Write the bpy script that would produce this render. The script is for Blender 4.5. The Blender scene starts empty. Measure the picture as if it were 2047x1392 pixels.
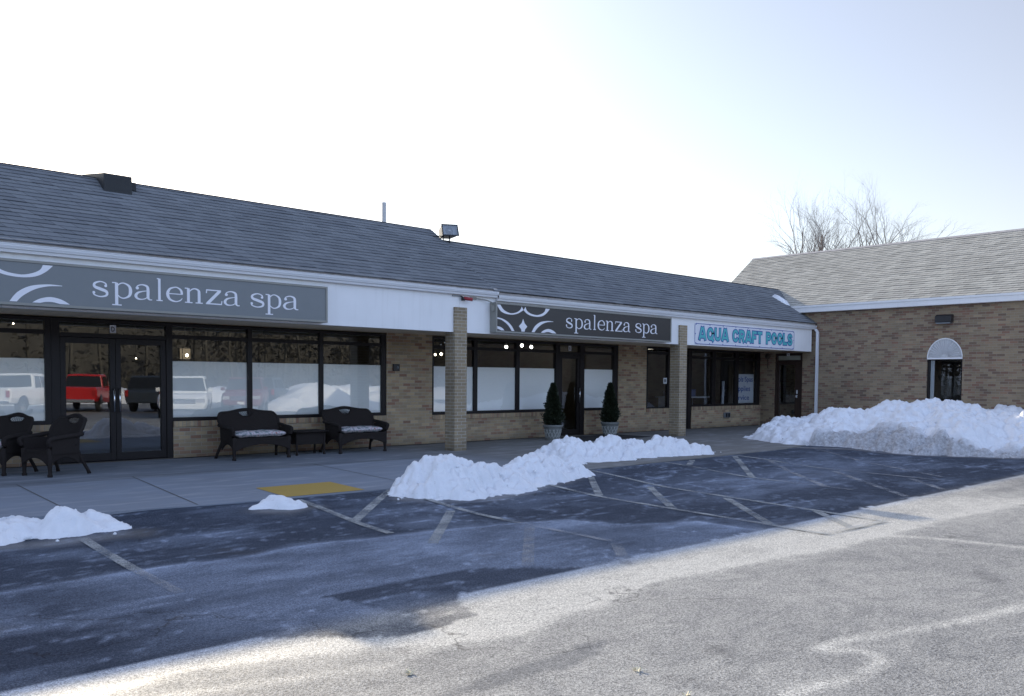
import bpy, bmesh, math, random
import numpy as np
from mathutils import Vector, Matrix, noise as mnoise

random.seed(7)
rng = np.random.default_rng(11)
SC = bpy.context.scene
COL = SC.collection
R = math.radians

# ------------------------------------------------------------------ materials
class NT:
    def __init__(s, name):
        s.m = bpy.data.materials.new(name); s.m.use_nodes = True
        s.t = s.m.node_tree; s.t.nodes.clear()
        s.out = s.t.nodes.new('ShaderNodeOutputMaterial')
    def n(s, typ, **kw):
        nd = s.t.nodes.new('ShaderNode' + typ)
        for k, v in kw.items(): setattr(nd, k, v)
        return nd
    def put(s, sock, v):
        if isinstance(v, bpy.types.NodeSocket): s.t.links.new(v, sock)
        elif isinstance(v, (tuple, list)) and sock.type == 'RGBA': sock.default_value = (*v[:3], 1)
        else: sock.default_value = v
    def math(s, op, a, b=0.0, c=0.0, clamp=False):
        nd = s.n('Math', operation=op, use_clamp=clamp)
        s.put(nd.inputs[0], a); s.put(nd.inputs[1], b); s.put(nd.inputs[2], c)
        return nd.outputs[0]
    def mix(s, f, a, b, blend='MIX'):
        nd = s.n('Mix', data_type='RGBA', blend_type=blend)
        s.put(nd.inputs[0], f); s.put(nd.inputs[6], a); s.put(nd.inputs[7], b)
        return nd.outputs[2]
    def fmix(s, f, a, b):
        nd = s.n('Mix', data_type='FLOAT')
        s.put(nd.inputs[0], f); s.put(nd.inputs[2], a); s.put(nd.inputs[3], b)
        return nd.outputs[0]
    def ramp(s, f, stops, interp='LINEAR'):
        nd = s.n('ValToRGB'); cr = nd.color_ramp; cr.interpolation = interp
        while len(cr.elements) < len(stops): cr.elements.new(0.5)
        for e, (p, c) in zip(cr.elements, stops):
            e.position = p; e.color = (*c, 1) if not isinstance(c, (int, float)) else (c, c, c, 1)
        s.put(nd.inputs[0], f); return nd.outputs[0]
    def noise(s, vec, scale, detail=4.0, rough=0.55, dist=0.0):
        nd = s.n('TexNoise'); s.put(nd.inputs['Vector'], vec)
        nd.inputs['Scale'].default_value = scale; nd.inputs['Detail'].default_value = detail
        nd.inputs['Roughness'].default_value = rough; nd.inputs['Distortion'].default_value = dist
        return nd.outputs[0]
    def pos(s): return s.n('NewGeometry').outputs['Position']
    def obj(s): return s.n('TexCoord').outputs['Object']
    def sep(s, v):
        nd = s.n('SeparateXYZ'); s.put(nd.inputs[0], v); return nd.outputs
    def comb(s, x, y, z=0.0):
        nd = s.n('CombineXYZ')
        for i, v in enumerate((x, y, z)): s.put(nd.inputs[i], v)
        return nd.outputs[0]
    def scale(s, v, k):
        nd = s.n('VectorMath', operation='MULTIPLY'); s.put(nd.inputs[0], v); nd.inputs[1].default_value = k
        return nd.outputs[0]
    def bump(s, h, strength=0.4, dist=0.01):
        nd = s.n('Bump'); nd.inputs['Strength'].default_value = strength; nd.inputs['Distance'].default_value = dist
        s.put(nd.inputs['Height'], h); return nd.outputs[0]
    def attr(s, name):
        nd = s.n('Attribute', attribute_name=name); return nd.outputs['Fac']
    def pbr(s, col, rough=0.6, metal=0.0, spec=0.5, normal=None, **kw):
        b = s.n('BsdfPrincipled')
        s.put(b.inputs['Base Color'], col); s.put(b.inputs['Roughness'], rough); s.put(b.inputs['Metallic'], metal)
        s.put(b.inputs['Specular IOR Level'], spec)
        if normal is not None: s.put(b.inputs['Normal'], normal)
        for k, v in kw.items(): s.put(b.inputs[k.replace('_', ' ')], v)
        return b.outputs[0]
    def done(s, sh):
        s.t.links.new(sh, s.out.inputs[0]); return s.m

def simple(name, col, rough=0.6, metal=0.0, spec=0.5, var=0.12, scale=6.0, bump=0.0, bscale=60.0):
    t = NT(name); p = t.obj()
    n = t.noise(p, scale, 5)
    c = t.mix(n, tuple(x * (1 - var) for x in col), tuple(min(1, x * (1 + var)) for x in col))
    nm = t.bump(t.noise(p, bscale, 3), bump, 0.004) if bump else None
    return t.done(t.pbr(c, rough, metal, spec, nm))

def brick_mat(name, cols, mortar, ch=0.0677, bw=0.203, mw=0.0105, rowlock=False, grime=0.25, seed=0.0):
    t = NT(name); P = t.sep(t.pos()); N = t.sep(t.n('NewGeometry').outputs['True Normal'])
    side = t.math('GREATER_THAN', t.math('ABSOLUTE', N[0]), 0.6)
    u = t.fmix(side, P[0], P[1]); v = P[2]
    u = t.math('ADD', u, 40.0); v = t.math('ADD', v, 0.004)
    if rowlock:
        row = 0.0; us = t.math('DIVIDE', u, ch); fv = t.math('FRACT', t.math('DIVIDE', v, 10.0)); vm = 0.0
    else:
        vs = t.math('DIVIDE', v, ch); row = t.math('FLOOR', vs); fv = t.math('FRACT', vs)
        us = t.math('ADD', t.math('DIVIDE', u, bw), t.math('MULTIPLY', t.math('MODULO', t.math('ABSOLUTE', row), 2.0), 0.5))
        vm = t.math('LESS_THAN', fv, mw / ch)
    fu = t.math('FRACT', us); col = t.math('FLOOR', us)
    um = t.math('LESS_THAN', fu, mw / (ch if rowlock else bw))
    mort = t.math('MAXIMUM', um, vm) if not rowlock else um
    wn = t.n('TexWhiteNoise', noise_dimensions='2D'); t.put(wn.inputs['Vector'], t.comb(t.math('ADD', col, seed), row))
    r1 = wn.outputs['Value']
    wn2 = t.n('TexWhiteNoise', noise_dimensions='2D'); t.put(wn2.inputs['Vector'], t.comb(t.math('ADD', row, 17.0 + seed), col))
    k = len(cols)
    c = t.ramp(r1, [((i + 0.5) / k if i else 0.0, q) for i, q in enumerate(cols)], 'LINEAR')
    c = t.mix(t.math('MULTIPLY', wn2.outputs['Value'], 0.30), c, (0.05, 0.042, 0.036))
    big = t.noise(t.pos(), 0.9, 4)
    fine = t.noise(t.pos(), 55.0, 3)
    c = t.mix(t.math('MULTIPLY', fine, 0.35), c, (0.09, 0.075, 0.06))
    mc = t.mix(t.noise(t.pos(), 5.0, 3), tuple(x * 0.72 for x in mortar), mortar)
    c = t.mix(t.math('MULTIPLY', mort, 0.85), c, mc)
    c = t.mix(t.math('MULTIPLY', t.ramp(big, [(0.35, 0.0), (0.75, 1.0)]), grime), c, (0.06, 0.055, 0.045))
    # splash-back dirt at the foot of the wall
    low = t.ramp(P[2], [(0.0, 1.0), (0.22, 0.0)])
    c = t.mix(t.math('MULTIPLY', low, 0.4), c, (0.05, 0.048, 0.045))
    h = t.math('ADD', t.math('MULTIPLY', mort, -1.0), t.math('MULTIPLY', fine, 0.5))
    return t.done(t.pbr(c, 0.85, 0, 0.3, t.bump(h, 0.6, 0.006)))

def shingle_mat(name, cols, exposure, slope_axis, line=0.8):
    # slope_axis 0: courses run along x (slope climbs in y); 1: courses run along y
    t = NT(name); P = t.sep(t.pos())
    u = t.math('ADD', P[slope_axis], 60.0)
    wn = t.n('TexWhiteNoise', noise_dimensions='2D')
    vs = t.math('DIVIDE', t.attr('slope'), exposure); row = t.math('FLOOR', t.math('ADD', vs, 0.001)); fv = t.math('FRACT', t.math('ADD', vs, 0.001))
    # slanted joints between the tabs
    ush = t.math('ADD', t.math('DIVIDE', u, 0.30), t.math('ADD', t.math('MULTIPLY', row, 0.37), t.math('MULTIPLY', fv, 0.22)))
    tab = t.math('FLOOR', ush); fu = t.math('FRACT', ush)
    t.put(wn.inputs['Vector'], t.comb(tab, row))
    r = wn.outputs['Value']
    c = t.ramp(r, [(i / max(1, len(cols) - 1), q) for i, q in enumerate(cols)])
    dark = t.math('MULTIPLY', t.ramp(fv, [(0.0, 1.0), (0.20, 0.0)]), t.fmix(r, 1.0, 0.15))
    joint = t.math('MULTIPLY', t.math('LESS_THAN', fu, 0.055), t.math('GREATER_THAN', r, 0.25))
    big = t.noise(t.scale(t.pos(), (0.25, 0.8, 0.8)), 1.2, 5)
    fine = t.noise(t.pos(), 130.0, 2)
    c = t.mix(t.math('MULTIPLY', t.ramp(big, [(0.35, 0.0), (0.7, 1.0)]), 0.22), c, tuple(x * 0.6 for x in cols[0]))
    c = t.mix(t.math('MULTIPLY', fine, 0.4), c, tuple(x * 0.5 for x in cols[0]))
    c = t.mix(t.math('MULTIPLY', dark, line), c, (0.008, 0.009, 0.011))
    c = t.mix(t.math('MULTIPLY', joint, 0.6 * line), c, (0.012, 0.012, 0.014))
    return t.done(t.pbr(c, 0.9, 0, 0.12, t.bump(fine, 0.5, 0.004)))

def glass_mat(name, tint=(0.95, 0.97, 0.97), refl=0.10):
    t = NT(name)
    tr = t.n('BsdfTransparent'); t.put(tr.inputs[0], tint)
    gl = t.n('BsdfGlossy'); gl.inputs['Roughness'].default_value = 0.0
    wob = t.noise(t.pos(), 0.9, 1)
    t.put(gl.inputs['Normal'], t.bump(wob, 0.02, 0.05))
    t.put(gl.inputs[0], (0.95, 0.98, 1.0))
    fr = t.n('Fresnel'); fr.inputs['IOR'].default_value = 1.5
    f = t.math('ADD', t.math('MULTIPLY', fr.outputs[0], 1.6), refl, clamp=True)
    mx = t.n('MixShader'); t.put(mx.inputs[0], f); t.t.links.new(tr.outputs[0], mx.inputs[1]); t.t.links.new(gl.outputs[0], mx.inputs[2])
    return t.done(mx.outputs[0])

def emit_mat(name, col, strength):
    t = NT(name); e = t.n('Emission'); t.put(e.inputs[0], col); e.inputs[1].default_value = strength
    return t.done(e.outputs[0])

TAN = [(0.68, 0.505, 0.30), (0.58, 0.44, 0.265), (0.71, 0.53, 0.315), (0.50, 0.39, 0.25), (0.61, 0.41, 0.245), (0.42, 0.235, 0.15)]
PIL = [(0.47, 0.37, 0.225), (0.40, 0.315, 0.20), (0.50, 0.39, 0.235), (0.43, 0.33, 0.205)]
WNG = [(0.40, 0.30, 0.19), (0.43, 0.325, 0.205), (0.38, 0.29, 0.19), (0.41, 0.31, 0.195), (0.33, 0.175, 0.118), (0.25, 0.165, 0.115)]
MORT = (0.34, 0.32, 0.285)
m_brick = brick_mat('tan_brick', TAN, (0.52, 0.47, 0.39))
m_pillar = brick_mat('pillar_brick', PIL, (0.60, 0.57, 0.52), ch=0.0657, bw=0.203, seed=5.0)
m_rowlock = brick_mat('rowlock_brick', TAN, MORT, ch=0.0677, rowlock=True)
m_wing = brick_mat('brown_brick', WNG, (0.37, 0.33, 0.26), seed=31.0)
m_shdark = shingle_mat('slate_shingles', [(0.185, 0.198, 0.215), (0.215, 0.23, 0.245), (0.245, 0.26, 0.275)], 0.125, 0, 0.62)
m_shtan = shingle_mat('weathered_tan_shingles', [(0.43, 0.425, 0.385), (0.50, 0.49, 0.445), (0.56, 0.55, 0.495)], 0.12, 1, 0.85)
def _white():
    t = NT('white_panel_paint'); p = t.pos(); st = t.noise(t.scale(p, (7.0, 7.0, 0.5)), 1.6, 4, 0.6); b = t.noise(p, 1.3, 4)
    c = t.mix(t.ramp(b, [(0.3, 0.0), (0.75, 1.0)]), (0.88, 0.88, 0.88), (0.82, 0.82, 0.815))
    c = t.mix(t.math('MULTIPLY', t.ramp(st, [(0.52, 0.0), (0.72, 1.0)]), 0.10), c, (0.50, 0.48, 0.44))
    return t.done(t.pbr(c, 0.55, 0, 0.3, t.bump(t.noise(p, 160.0, 2), 0.08, 0.003)))
m_white = _white()
m_gutter = simple('white_aluminium', (0.74, 0.75, 0.77), 0.35, var=0.06, scale=3.0)
m_drip = simple('weathered_drip_board', (0.42, 0.40, 0.39), 0.8, var=0.45, scale=7.0)
m_soffit = simple('beige_soffit', (0.58, 0.50, 0.38), 0.7, var=0.08)
m_bronze = simple('dark_bronze_frame', (0.014, 0.011, 0.011), 0.45, 0.0, 0.3, var=0.2)
m_wood = simple('dark_stained_frame', (0.035, 0.018, 0.012), 0.5, var=0.3)
m_glass = glass_mat('window_glass', refl=0.13)
m_glass_dim = glass_mat('dim_window_glass', (0.92, 0.94, 0.95), 0.03)
m_film = simple('frosted_film', (0.97, 0.95, 0.91), 0.7, var=0.03, scale=1.5)
m_sflare = simple('flare_hazed_sign_face', (0.185, 0.20, 0.205), 0.4, var=0.05)  # same charcoal face, lightened to paint in lens flare haze
m_sdark = simple('charcoal_sign_face', (0.042, 0.039, 0.036), 0.4, var=0.06)
m_sframe = simple('olive_grey_sign_frame', (0.27, 0.265, 0.235), 0.45, var=0.06)
m_letter = simple('white_vinyl', (0.80, 0.80, 0.84), 0.4, var=0.02)
m_teal = simple('teal_vinyl', (0.10, 0.47, 0.50), 0.45, var=0.08)
m_blue = simple('blue_vinyl', (0.025, 0.07, 0.34), 0.45, var=0.08)
m_banner = simple('white_banner', (0.74, 0.75, 0.80), 0.5, var=0.03)
m_wicker_t = NT('dark_wicker')
def _wicker():
    t = m_wicker_t; o = t.sep(t.obj())
    a = t.math('SINE', t.math('MULTIPLY', t.math('ADD', o[0], o[1]), 260.0)); b = t.math('SINE', t.math('MULTIPLY', o[2], 300.0))
    w = t.math('MULTIPLY', a, b)
    c = t.mix(t.math('MULTIPLY_ADD', w, 0.5, 0.5), (0.012, 0.0095, 0.009), (0.045, 0.036, 0.032))
    return t.done(t.pbr(c, 0.7, 0, 0.2, t.bump(w, 0.8, 0.004)))
m_wicker = _wicker()
def _cushion():
    t = NT('floral_cushion'); p = t.obj()
    v = t.n('TexVoronoi'); t.put(v.inputs['Vector'], p); v.inputs['Scale'].default_value = 22.0
    c = t.mix(0.55, v.outputs['Color'], (0.5, 0.48, 0.5))
    n = t.noise(p, 15.0, 4)
    c = t.ramp(n, [(0.30, (0.06, 0.09, 0.11)), (0.42, (0.20, 0.25, 0.25)), (0.50, (0.50, 0.47, 0.48)), (0.58, (0.62, 0.58, 0.60)), (0.68, (0.34, 0.12, 0.10))], 'LINEAR')
    return t.done(t.pbr(c, 0.85, 0, 0.2, t.bump(t.noise(p, 40, 3), 0.4, 0.01)))
m_cush = _cushion()
m_pot = simple('weathered_stone_pot', (0.20, 0.21, 0.20), 0.85, var=0.3, scale=14.0, bump=0.4, bscale=90)
m_potr = simple('pale_stone_relief', (0.40, 0.41, 0.39), 0.85, var=0.25, scale=20.0)
m_leafg = simple('evergreen_leaf', (0.020, 0.028, 0.013), 0.55, var=0.85, scale=26.0)
m_stem = simple('brown_bark', (0.08, 0.06, 0.045), 0.9, var=0.3, scale=20)
m_twig = simple('grey_twig', (0.24, 0.205, 0.18), 0.9, var=0.2, scale=3)
m_black = simple('black_plastic', (0.018, 0.018, 0.020), 0.4, var=0.2)
m_grey = simple('galvanised_grey', (0.22, 0.24, 0.26), 0.4, 0.3, var=0.15)
m_lightgrey = simple('pale_pipe', (0.50, 0.49, 0.47), 0.7, var=0.1)
m_red = simple('red_plastic', (0.30, 0.02, 0.03), 0.4)
m_roofhood = simple('tarred_hood', (0.018, 0.020, 0.022), 0.6, var=0.3)
m_mat = simple('black_rubber_mat', (0.018, 0.018, 0.02), 0.9, bump=0.4)
m_int = simple('interior_wall', (0.11, 0.095, 0.075), 0.8, var=0.05)
m_intf = simple('interior_floor', (0.09, 0.075, 0.06), 0.5, var=0.1)
m_lamp = emit_mat('lit_lamp', (1.0, 0.86, 0.62), 14.0)
m_lampw = emit_mat('lit_downlight', (1.0, 0.97, 0.86), 26.0)
m_paper = simple('white_paper', (0.72, 0.74, 0.76), 0.6, var=0.05)
m_tire = simple('tyre_rubber', (0.02, 0.02, 0.021), 0.85)
m_rim = simple('alloy_rim', (0.5, 0.5, 0.52), 0.3, 0.8)
m_chrome = simple('chrome', (0.7, 0.7, 0.72), 0.15, 1.0)
m_cglass = simple('dark_car_glass', (0.012, 0.014, 0.016), 0.08, spec=0.6)
m_lens = simple('lamp_lens', (0.62, 0.62, 0.64), 0.15, 0.4)
m_tail = simple('red_tail_lens', (0.35, 0.015, 0.015), 0.2)
def carpaint(n, c): return simple(n, c, 0.28, 0.0, 0.6, var=0.03)
m_cw = carpaint('white_car_paint', (0.78, 0.79, 0.80)); m_cr = carpaint('red_car_paint', (0.50, 0.012, 0.014))
m_cd = carpaint('dark_blue_car_paint', (0.03, 0.04, 0.055)); m_cm = carpaint('maroon_car_paint', (0.16, 0.02, 0.025))

def _snow(name, dirty):
    t = NT(name); p = t.pos()
    n = t.noise(p, 9.0, 6); f = t.noise(p, 45.0, 4)
    c = t.mix(t.math('MULTIPLY', t.ramp(t.noise(p, 26.0, 5, 0.7), [(0.60, 0.0), (0.74, 1.0)]), 0.55), t.mix(n, (0.74, 0.76, 0.80), (0.88, 0.89, 0.91)), (0.42, 0.41, 0.40))
    if dirty:
        d = t.attr('dirt'); nn = t.noise(p, 16.0, 6, 0.7); n3 = t.noise(p, 60.0, 4, 0.7)
        dm = t.math('MULTIPLY', d, t.ramp(t.math('ADD', t.math('MULTIPLY', nn, 0.7), t.math('MULTIPLY', n3, 0.3)), [(0.36, 0.35), (0.62, 1.0)]))
        c = t.mix(t.math('MULTIPLY', dm, .9), c, (0.19, 0.178, 0.178))
        sp = t.math('MULTIPLY', t.ramp(n3, [(0.62, 0.0), (0.70, 1.0)]), d)
        c = t.mix(t.math('MULTIPLY', sp, 0.7), c, (0.05, 0.043, 0.038))
    h = t.math('ADD', t.math('MULTIPLY', n, 0.6), t.math('MULTIPLY', f, 0.5))
    return t.done(t.pbr(c, 0.6, 0, 0.3, t.bump(h, 0.45, 0.03)))
m_snow = _snow('packed_snow', False); m_snowd = _snow('dirty_snow', True)

def _concrete():
    t = NT('sidewalk_concrete'); p = t.pos(); P = t.sep(p)
    n = t.noise(p, 1.1, 6); f = t.noise(p, 60.0, 4, 0.7); m = t.noise(t.scale(p, (0.5, 2.0, 1.0)), 2.2, 5, 0.6, 0.5)
    # the outer slabs are newer and paler than the old strip along the wall
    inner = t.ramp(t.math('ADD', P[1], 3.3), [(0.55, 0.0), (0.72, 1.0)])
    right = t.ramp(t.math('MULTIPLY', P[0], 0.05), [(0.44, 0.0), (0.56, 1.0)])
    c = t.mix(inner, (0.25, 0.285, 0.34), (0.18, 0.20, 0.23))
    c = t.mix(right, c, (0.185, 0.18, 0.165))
    c = t.mix(t.math('MULTIPLY', t.ramp(n, [(0.35, 0.0), (0.7, 1.0)]), 0.35), c, (0.20, 0.205, 0.215))
    c = t.mix(t.math('MULTIPLY', t.ramp(m, [(0.5, 0.0), (0.68, 1.0)]), 0.35), c, (0.50, 0.51, 0.53))
    c = t.mix(t.math('MULTIPLY', f, 0.35), c, (0.19, 0.19, 0.19))
    return t.done(t.pbr(c, 0.85, 0, 0.12, t.bump(f, 0.3, 0.003)))
m_conc = _concrete()
m_joint = simple('joint_sealant', (0.10, 0.10, 0.10), 0.9)

def _asphalt():
    t = NT('salted_asphalt'); p = t.pos(); s = t.attr('salt'); w = t.attr('wet')  # the salt attribute also carries the painted sunlit strip
    g1 = t.noise(p, 150.0, 2, 0.6); g2 = t.noise(p, 66.0, 3, 0.7); big = t.noise(p, 0.7, 5)
    st = t.noise(t.scale(p, (0.9, 1.6, 1.0)), 2.4, 7, 0.66, 1.4)
    grain = t.math('ADD', t.math('MULTIPLY', g1, 0.55), t.math('MULTIPLY', g2, 0.45))
    base = t.ramp(grain, [(0.36, (0.020, 0.022, 0.029)), (0.50, (0.036, 0.046, 0.068)), (0.62, (0.092, 0.108, 0.142))])
    base = t.mix(t.math('MULTIPLY', big, 0.4), base, (0.038, 0.048, 0.069))
    sn = t.math('ADD', s, t.math('MULTIPLY', t.math('SUBTRACT', st, 0.5), t.math('ADD', t.math('MULTIPLY', s, 1.1), 0.12)))
    sn = t.math('ADD', sn, t.math('MULTIPLY', t.math('SUBTRACT', grain, 0.5), t.math('MULTIPLY', s, 1.6)), clamp=True)
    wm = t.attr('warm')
    shaded_salt_c = t.ramp(grain, [(0.36, (0.15, 0.19, 0.27)), (0.50, (0.33, 0.43, 0.61)), (0.62, (0.58, 0.68, 0.86))])
    sunlit_c = t.ramp(grain, [(0.36, (0.14, 0.137, 0.125)), (0.50, (0.53, 0.52, 0.475)), (0.62, (0.88, 0.865, 0.80))])  # bluish for the shaded ground, warm and pale for sunlit: light put into colour
    c = t.mix(sn, base, t.mix(wm, shaded_salt_c, sunlit_c))
    vo = t.n('TexVoronoi', feature='DISTANCE_TO_EDGE'); vo.inputs['Scale'].default_value = 0.42
    wob = t.n('VectorMath', operation='ADD'); t.put(wob.inputs[0], p)
    nz = t.n('TexNoise'); nz.inputs['Scale'].default_value = 1.6; nz.inputs['Detail'].default_value = 5.0; t.put(nz.inputs['Vector'], p)
    t.put(wob.inputs[1], t.scale(nz.outputs['Color'], (1.3, 1.3, 0.0))); t.put(vo.inputs['Vector'], wob.outputs[0])
    ck = t.math('MULTIPLY', t.ramp(vo.outputs['Distance'], [(0.0, 1.0), (0.0045, 0.0)]), t.ramp(t.noise(p, 0.45, 2), [(0.47, 0.0), (0.56, 1.0)]))
    c = t.mix(t.math('MULTIPLY', ck, 0.75), c, (0.018, 0.018, 0.02))
    st2 = t.ramp(t.noise(p, 1.3, 3), [(0.66, 0.0), (0.74, 1.0)])
    c = t.mix(t.math('MULTIPLY', st2, 0.45), c, (0.05, 0.05, 0.055))
    c = t.mix(t.math('MULTIPLY', w, 0.75), c, (0.030, 0.033, 0.042))
    ro = t.fmix(sn, 0.75, 0.50); ro = t.fmix(w, ro, 0.22)
    return t.done(t.pbr(c, ro, 0, t.math('MAXIMUM', t.math('MULTIPLY', w, 0.5), t.fmix(sn, 0.05, 0.55)), t.bump(grain, 0.6, 0.010)))
m_asph = _asphalt()

def _paint(name, col, wear):
    t = NT(name); p = t.pos(); g = t.noise(p, 90.0, 3, 0.7); b = t.noise(p, 3.0, 5, 0.6)
    k = t.math('ADD', t.math('MULTIPLY', g, 0.6), t.math('MULTIPLY', b, 0.55))
    f = t.ramp(k, [(wear - 0.12, 0.0), (wear + 0.12, 1.0)])
    c = t.mix(t.math('MULTIPLY', g, 0.4), col, tuple(x * 0.6 for x in col))
    tr = t.n('BsdfTransparent'); mx = t.n('MixShader'); t.put(mx.inputs[0], f)
    t.t.links.new(t.pbr(c, 0.7, 0, 0.3, t.bump(g, 0.5, 0.006)), mx.inputs[1]); t.t.links.new(tr.outputs[0], mx.inputs[2])
    return t.done(mx.outputs[0])
m_line = _paint('worn_white_paint', (0.42, 0.44, 0.44), 0.575)
m_faint = _paint('faded_white_paint', (0.42, 0.43, 0.45), 0.53)
m_yellow = _paint('yellow_paint', (0.46, 0.31, 0.075), 0.80)

# ------------------------------------------------------------------ mesh helpers
class MB:
    def __init__(s): s.v = []; s.f = []; s.sm = []
    def add(s, vs, fs, smooth=False):
        b = len(s.v); s.v += [tuple(map(float, q)) for q in vs]
        for f in fs: s.f.append(tuple(b + i for i in f)); s.sm.append(smooth)
        return s
    def box(s, x0, x1, y0, y1, z0, z1):
        vs = [(x, y, z) for x in (x0, x1) for y in (y0, y1) for z in (z0, z1)]
        return s.add(vs, [(0, 1, 3, 2), (4, 6, 7, 5), (0, 4, 5, 1), (2, 3, 7, 6), (0, 2, 6, 4), (1, 5, 7, 3)])
    def quad(s, *p): return s.add(p, [tuple(range(len(p)))])
    def prism(s, poly, axis, a, b):
        # poly: 2D points in the two remaining axes (x,y,z order), extruded along axis
        def mk(p, h):
            q = list(p); q.insert(axis, h); return tuple(q)
        n = len(poly); vs = [mk(p, a) for p in poly] + [mk(p, b) for p in poly]
        fs = [tuple(range(n)), tuple(range(2 * n - 1, n - 1, -1))] + [(i, n + i, n + (i + 1) % n, (i + 1) % n) for i in range(n)]
        return s.add(vs, fs)
    def tube(s, path, rad, seg=8, cap=True, smooth=True):
        path = [Vector(p) for p in path]; n = len(path)
        if not hasattr(rad, '__len__'): rad = [rad] * n
        vs = []; fs = []; prev = None
        for i, p in enumerate(path):
            d = (path[min(i + 1, n - 1)] - path[max(i - 1, 0)])
            if d.length < 1e-9: d = Vector((0, 0, 1))
            d.normalize()
            if prev is None:
                a = d.orthogonal().normalized()
            else:
                a = prev - d * prev.dot(d)
                a = a.normalized() if a.length > 1e-6 else d.orthogonal().normalized()
            prev = a; b = d.cross(a)
            for k in range(seg):
                t = 2 * math.pi * k / seg; vs.append(p + (a * math.cos(t) + b * math.sin(t)) * rad[i])
        for i in range(n - 1):
            for k in range(seg):
                k2 = (k + 1) % seg; fs.append((i * seg + k, i * seg + k2, (i + 1) * seg + k2, (i + 1) * seg + k))
        if cap and seg > 2: fs += [tuple(range(seg - 1, -1, -1)), tuple((n - 1) * seg + k for k in range(seg))]
        return s.add(vs, fs, smooth)
    def lathe(s, prof, cx=0, cy=0, seg=24, smooth=True, axis='z'):
        vs = []; fs = []; n = len(prof)
        for r, z in prof:
            for k in range(seg):
                t = 2 * math.pi * k / seg; a, b = r * math.cos(t), r * math.sin(t)
                vs.append((cx + a, cy + b, z) if axis == 'z' else (cx + a, z, cy + b))
        for i in range(n - 1):
            for k in range(seg):
                k2 = (k + 1) % seg; fs.append((i * seg + k, i * seg + k2, (i + 1) * seg + k2, (i + 1) * seg + k))
        fs += [tuple(range(seg - 1, -1, -1)), tuple((n - 1) * seg + k for k in range(seg))]
        return s.add(vs, fs, smooth)
    def build(s, name, mat, parent=None, bevel=0.0, attrs=None, fix=True, off=None):
        me = bpy.data.meshes.new(name); me.from_pydata(s.v, [], s.f); me.update()
        if fix:
            bm = bmesh.new(); bm.from_mesh(me)
            bmesh.ops.recalc_face_normals(bm, faces=bm.faces); bm.to_mesh(me); bm.free()
        me.polygons.foreach_set('use_smooth', s.sm)
        if attrs:
            for k, a in attrs.items():
                at = me.attributes.new(k, 'FLOAT', 'POINT'); at.data.foreach_set('value', np.asarray(a, dtype=np.float32))
        me.materials.append(mat)
        o = bpy.data.objects.new(name, me); COL.objects.link(o)
        if off: o.location = off
        if parent is not None:
            o.parent = parent; o.matrix_parent_inverse = MPI.get(parent.name, Matrix())
        if bevel:
            bv = o.modifiers.new('bevel', 'BEVEL'); bv.width = bevel; bv.segments = 2; bv.limit_method = 'ANGLE'
        return o
MPI = {}

def tag(o, label=None, cat=None, group=None, kind=None):
    if label: o['label'] = label
    if cat: o['category'] = cat
    if group: o['group'] = group
    if kind: o['kind'] = kind
    return o
def thing(name, label, cat, loc=(0, 0, 0), group=None, world=True, rz=0.0):
    o = bpy.data.objects.new(name, None); COL.objects.link(o); o.location = loc; o.rotation_euler = (0, 0, rz)
    o.empty_display_size = 0.1
    if world: MPI[o.name] = Matrix.Translation(Vector(loc)).inverted()   # children are modelled in world coordinates
    return tag(o, label, cat, group)
def kids(o): return [c for c in COL.objects if c.parent == o]
def dup(o, loc, rz=0.0, label=None, parent=None):
    c = o.copy(); COL.objects.link(c)
    if parent is None:
        c.location = loc; c.rotation_euler = (0, 0, rz)
        if label: c['label'] = label
    else: c.parent = parent
    for k in kids(o): dup(k, None, 0, None, c)
    return c
def catmull(pts, n=6):
    P = [Vector(p) for p in pts]; out = []
    for i in range(len(P) - 1):
        p0 = P[max(i - 1, 0)]; p1 = P[i]; p2 = P[i + 1]; p3 = P[min(i + 2, len(P) - 1)]
        for k in range(n):
            t = k / n
            out.append(0.5 * ((2 * p1) + (p2 - p0) * t + (2 * p0 - 5 * p1 + 4 * p2 - p3) * t * t + (3 * p1 - p0 - 3 * p2 + p3) * t ** 3))
    out.append(P[-1]); return [tuple(q) for q in out]

# ------------------------------------------------------------------ camera, sky, sun
XR = 25.30
yaw, pitch, roll = 0.74591, -0.04407, 0.007194
fw = Vector((math.sin(yaw) * math.cos(pitch), math.cos(yaw) * math.cos(pitch), math.sin(pitch)))
rt = Vector((math.cos(yaw), -math.sin(yaw), 0)); up = rt.cross(fw)
r2 = math.cos(roll) * rt + math.sin(roll) * up; u2 = -math.sin(roll) * rt + math.cos(roll) * up
cam = bpy.data.cameras.new('camera'); co = bpy.data.objects.new('camera', cam); COL.objects.link(co)
mw = Matrix((r2, u2, -fw)).transposed().to_4x4(); mw.translation = (0, -15.2361, 1.45); co.matrix_world = mw
cam.sensor_width = 36; cam.lens = 1710.1 / 2047 * 36; cam.shift_y = (834.4 - 696) / 2047; cam.clip_end = 2000; cam.clip_start = 0.05
SC.camera = co

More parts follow.
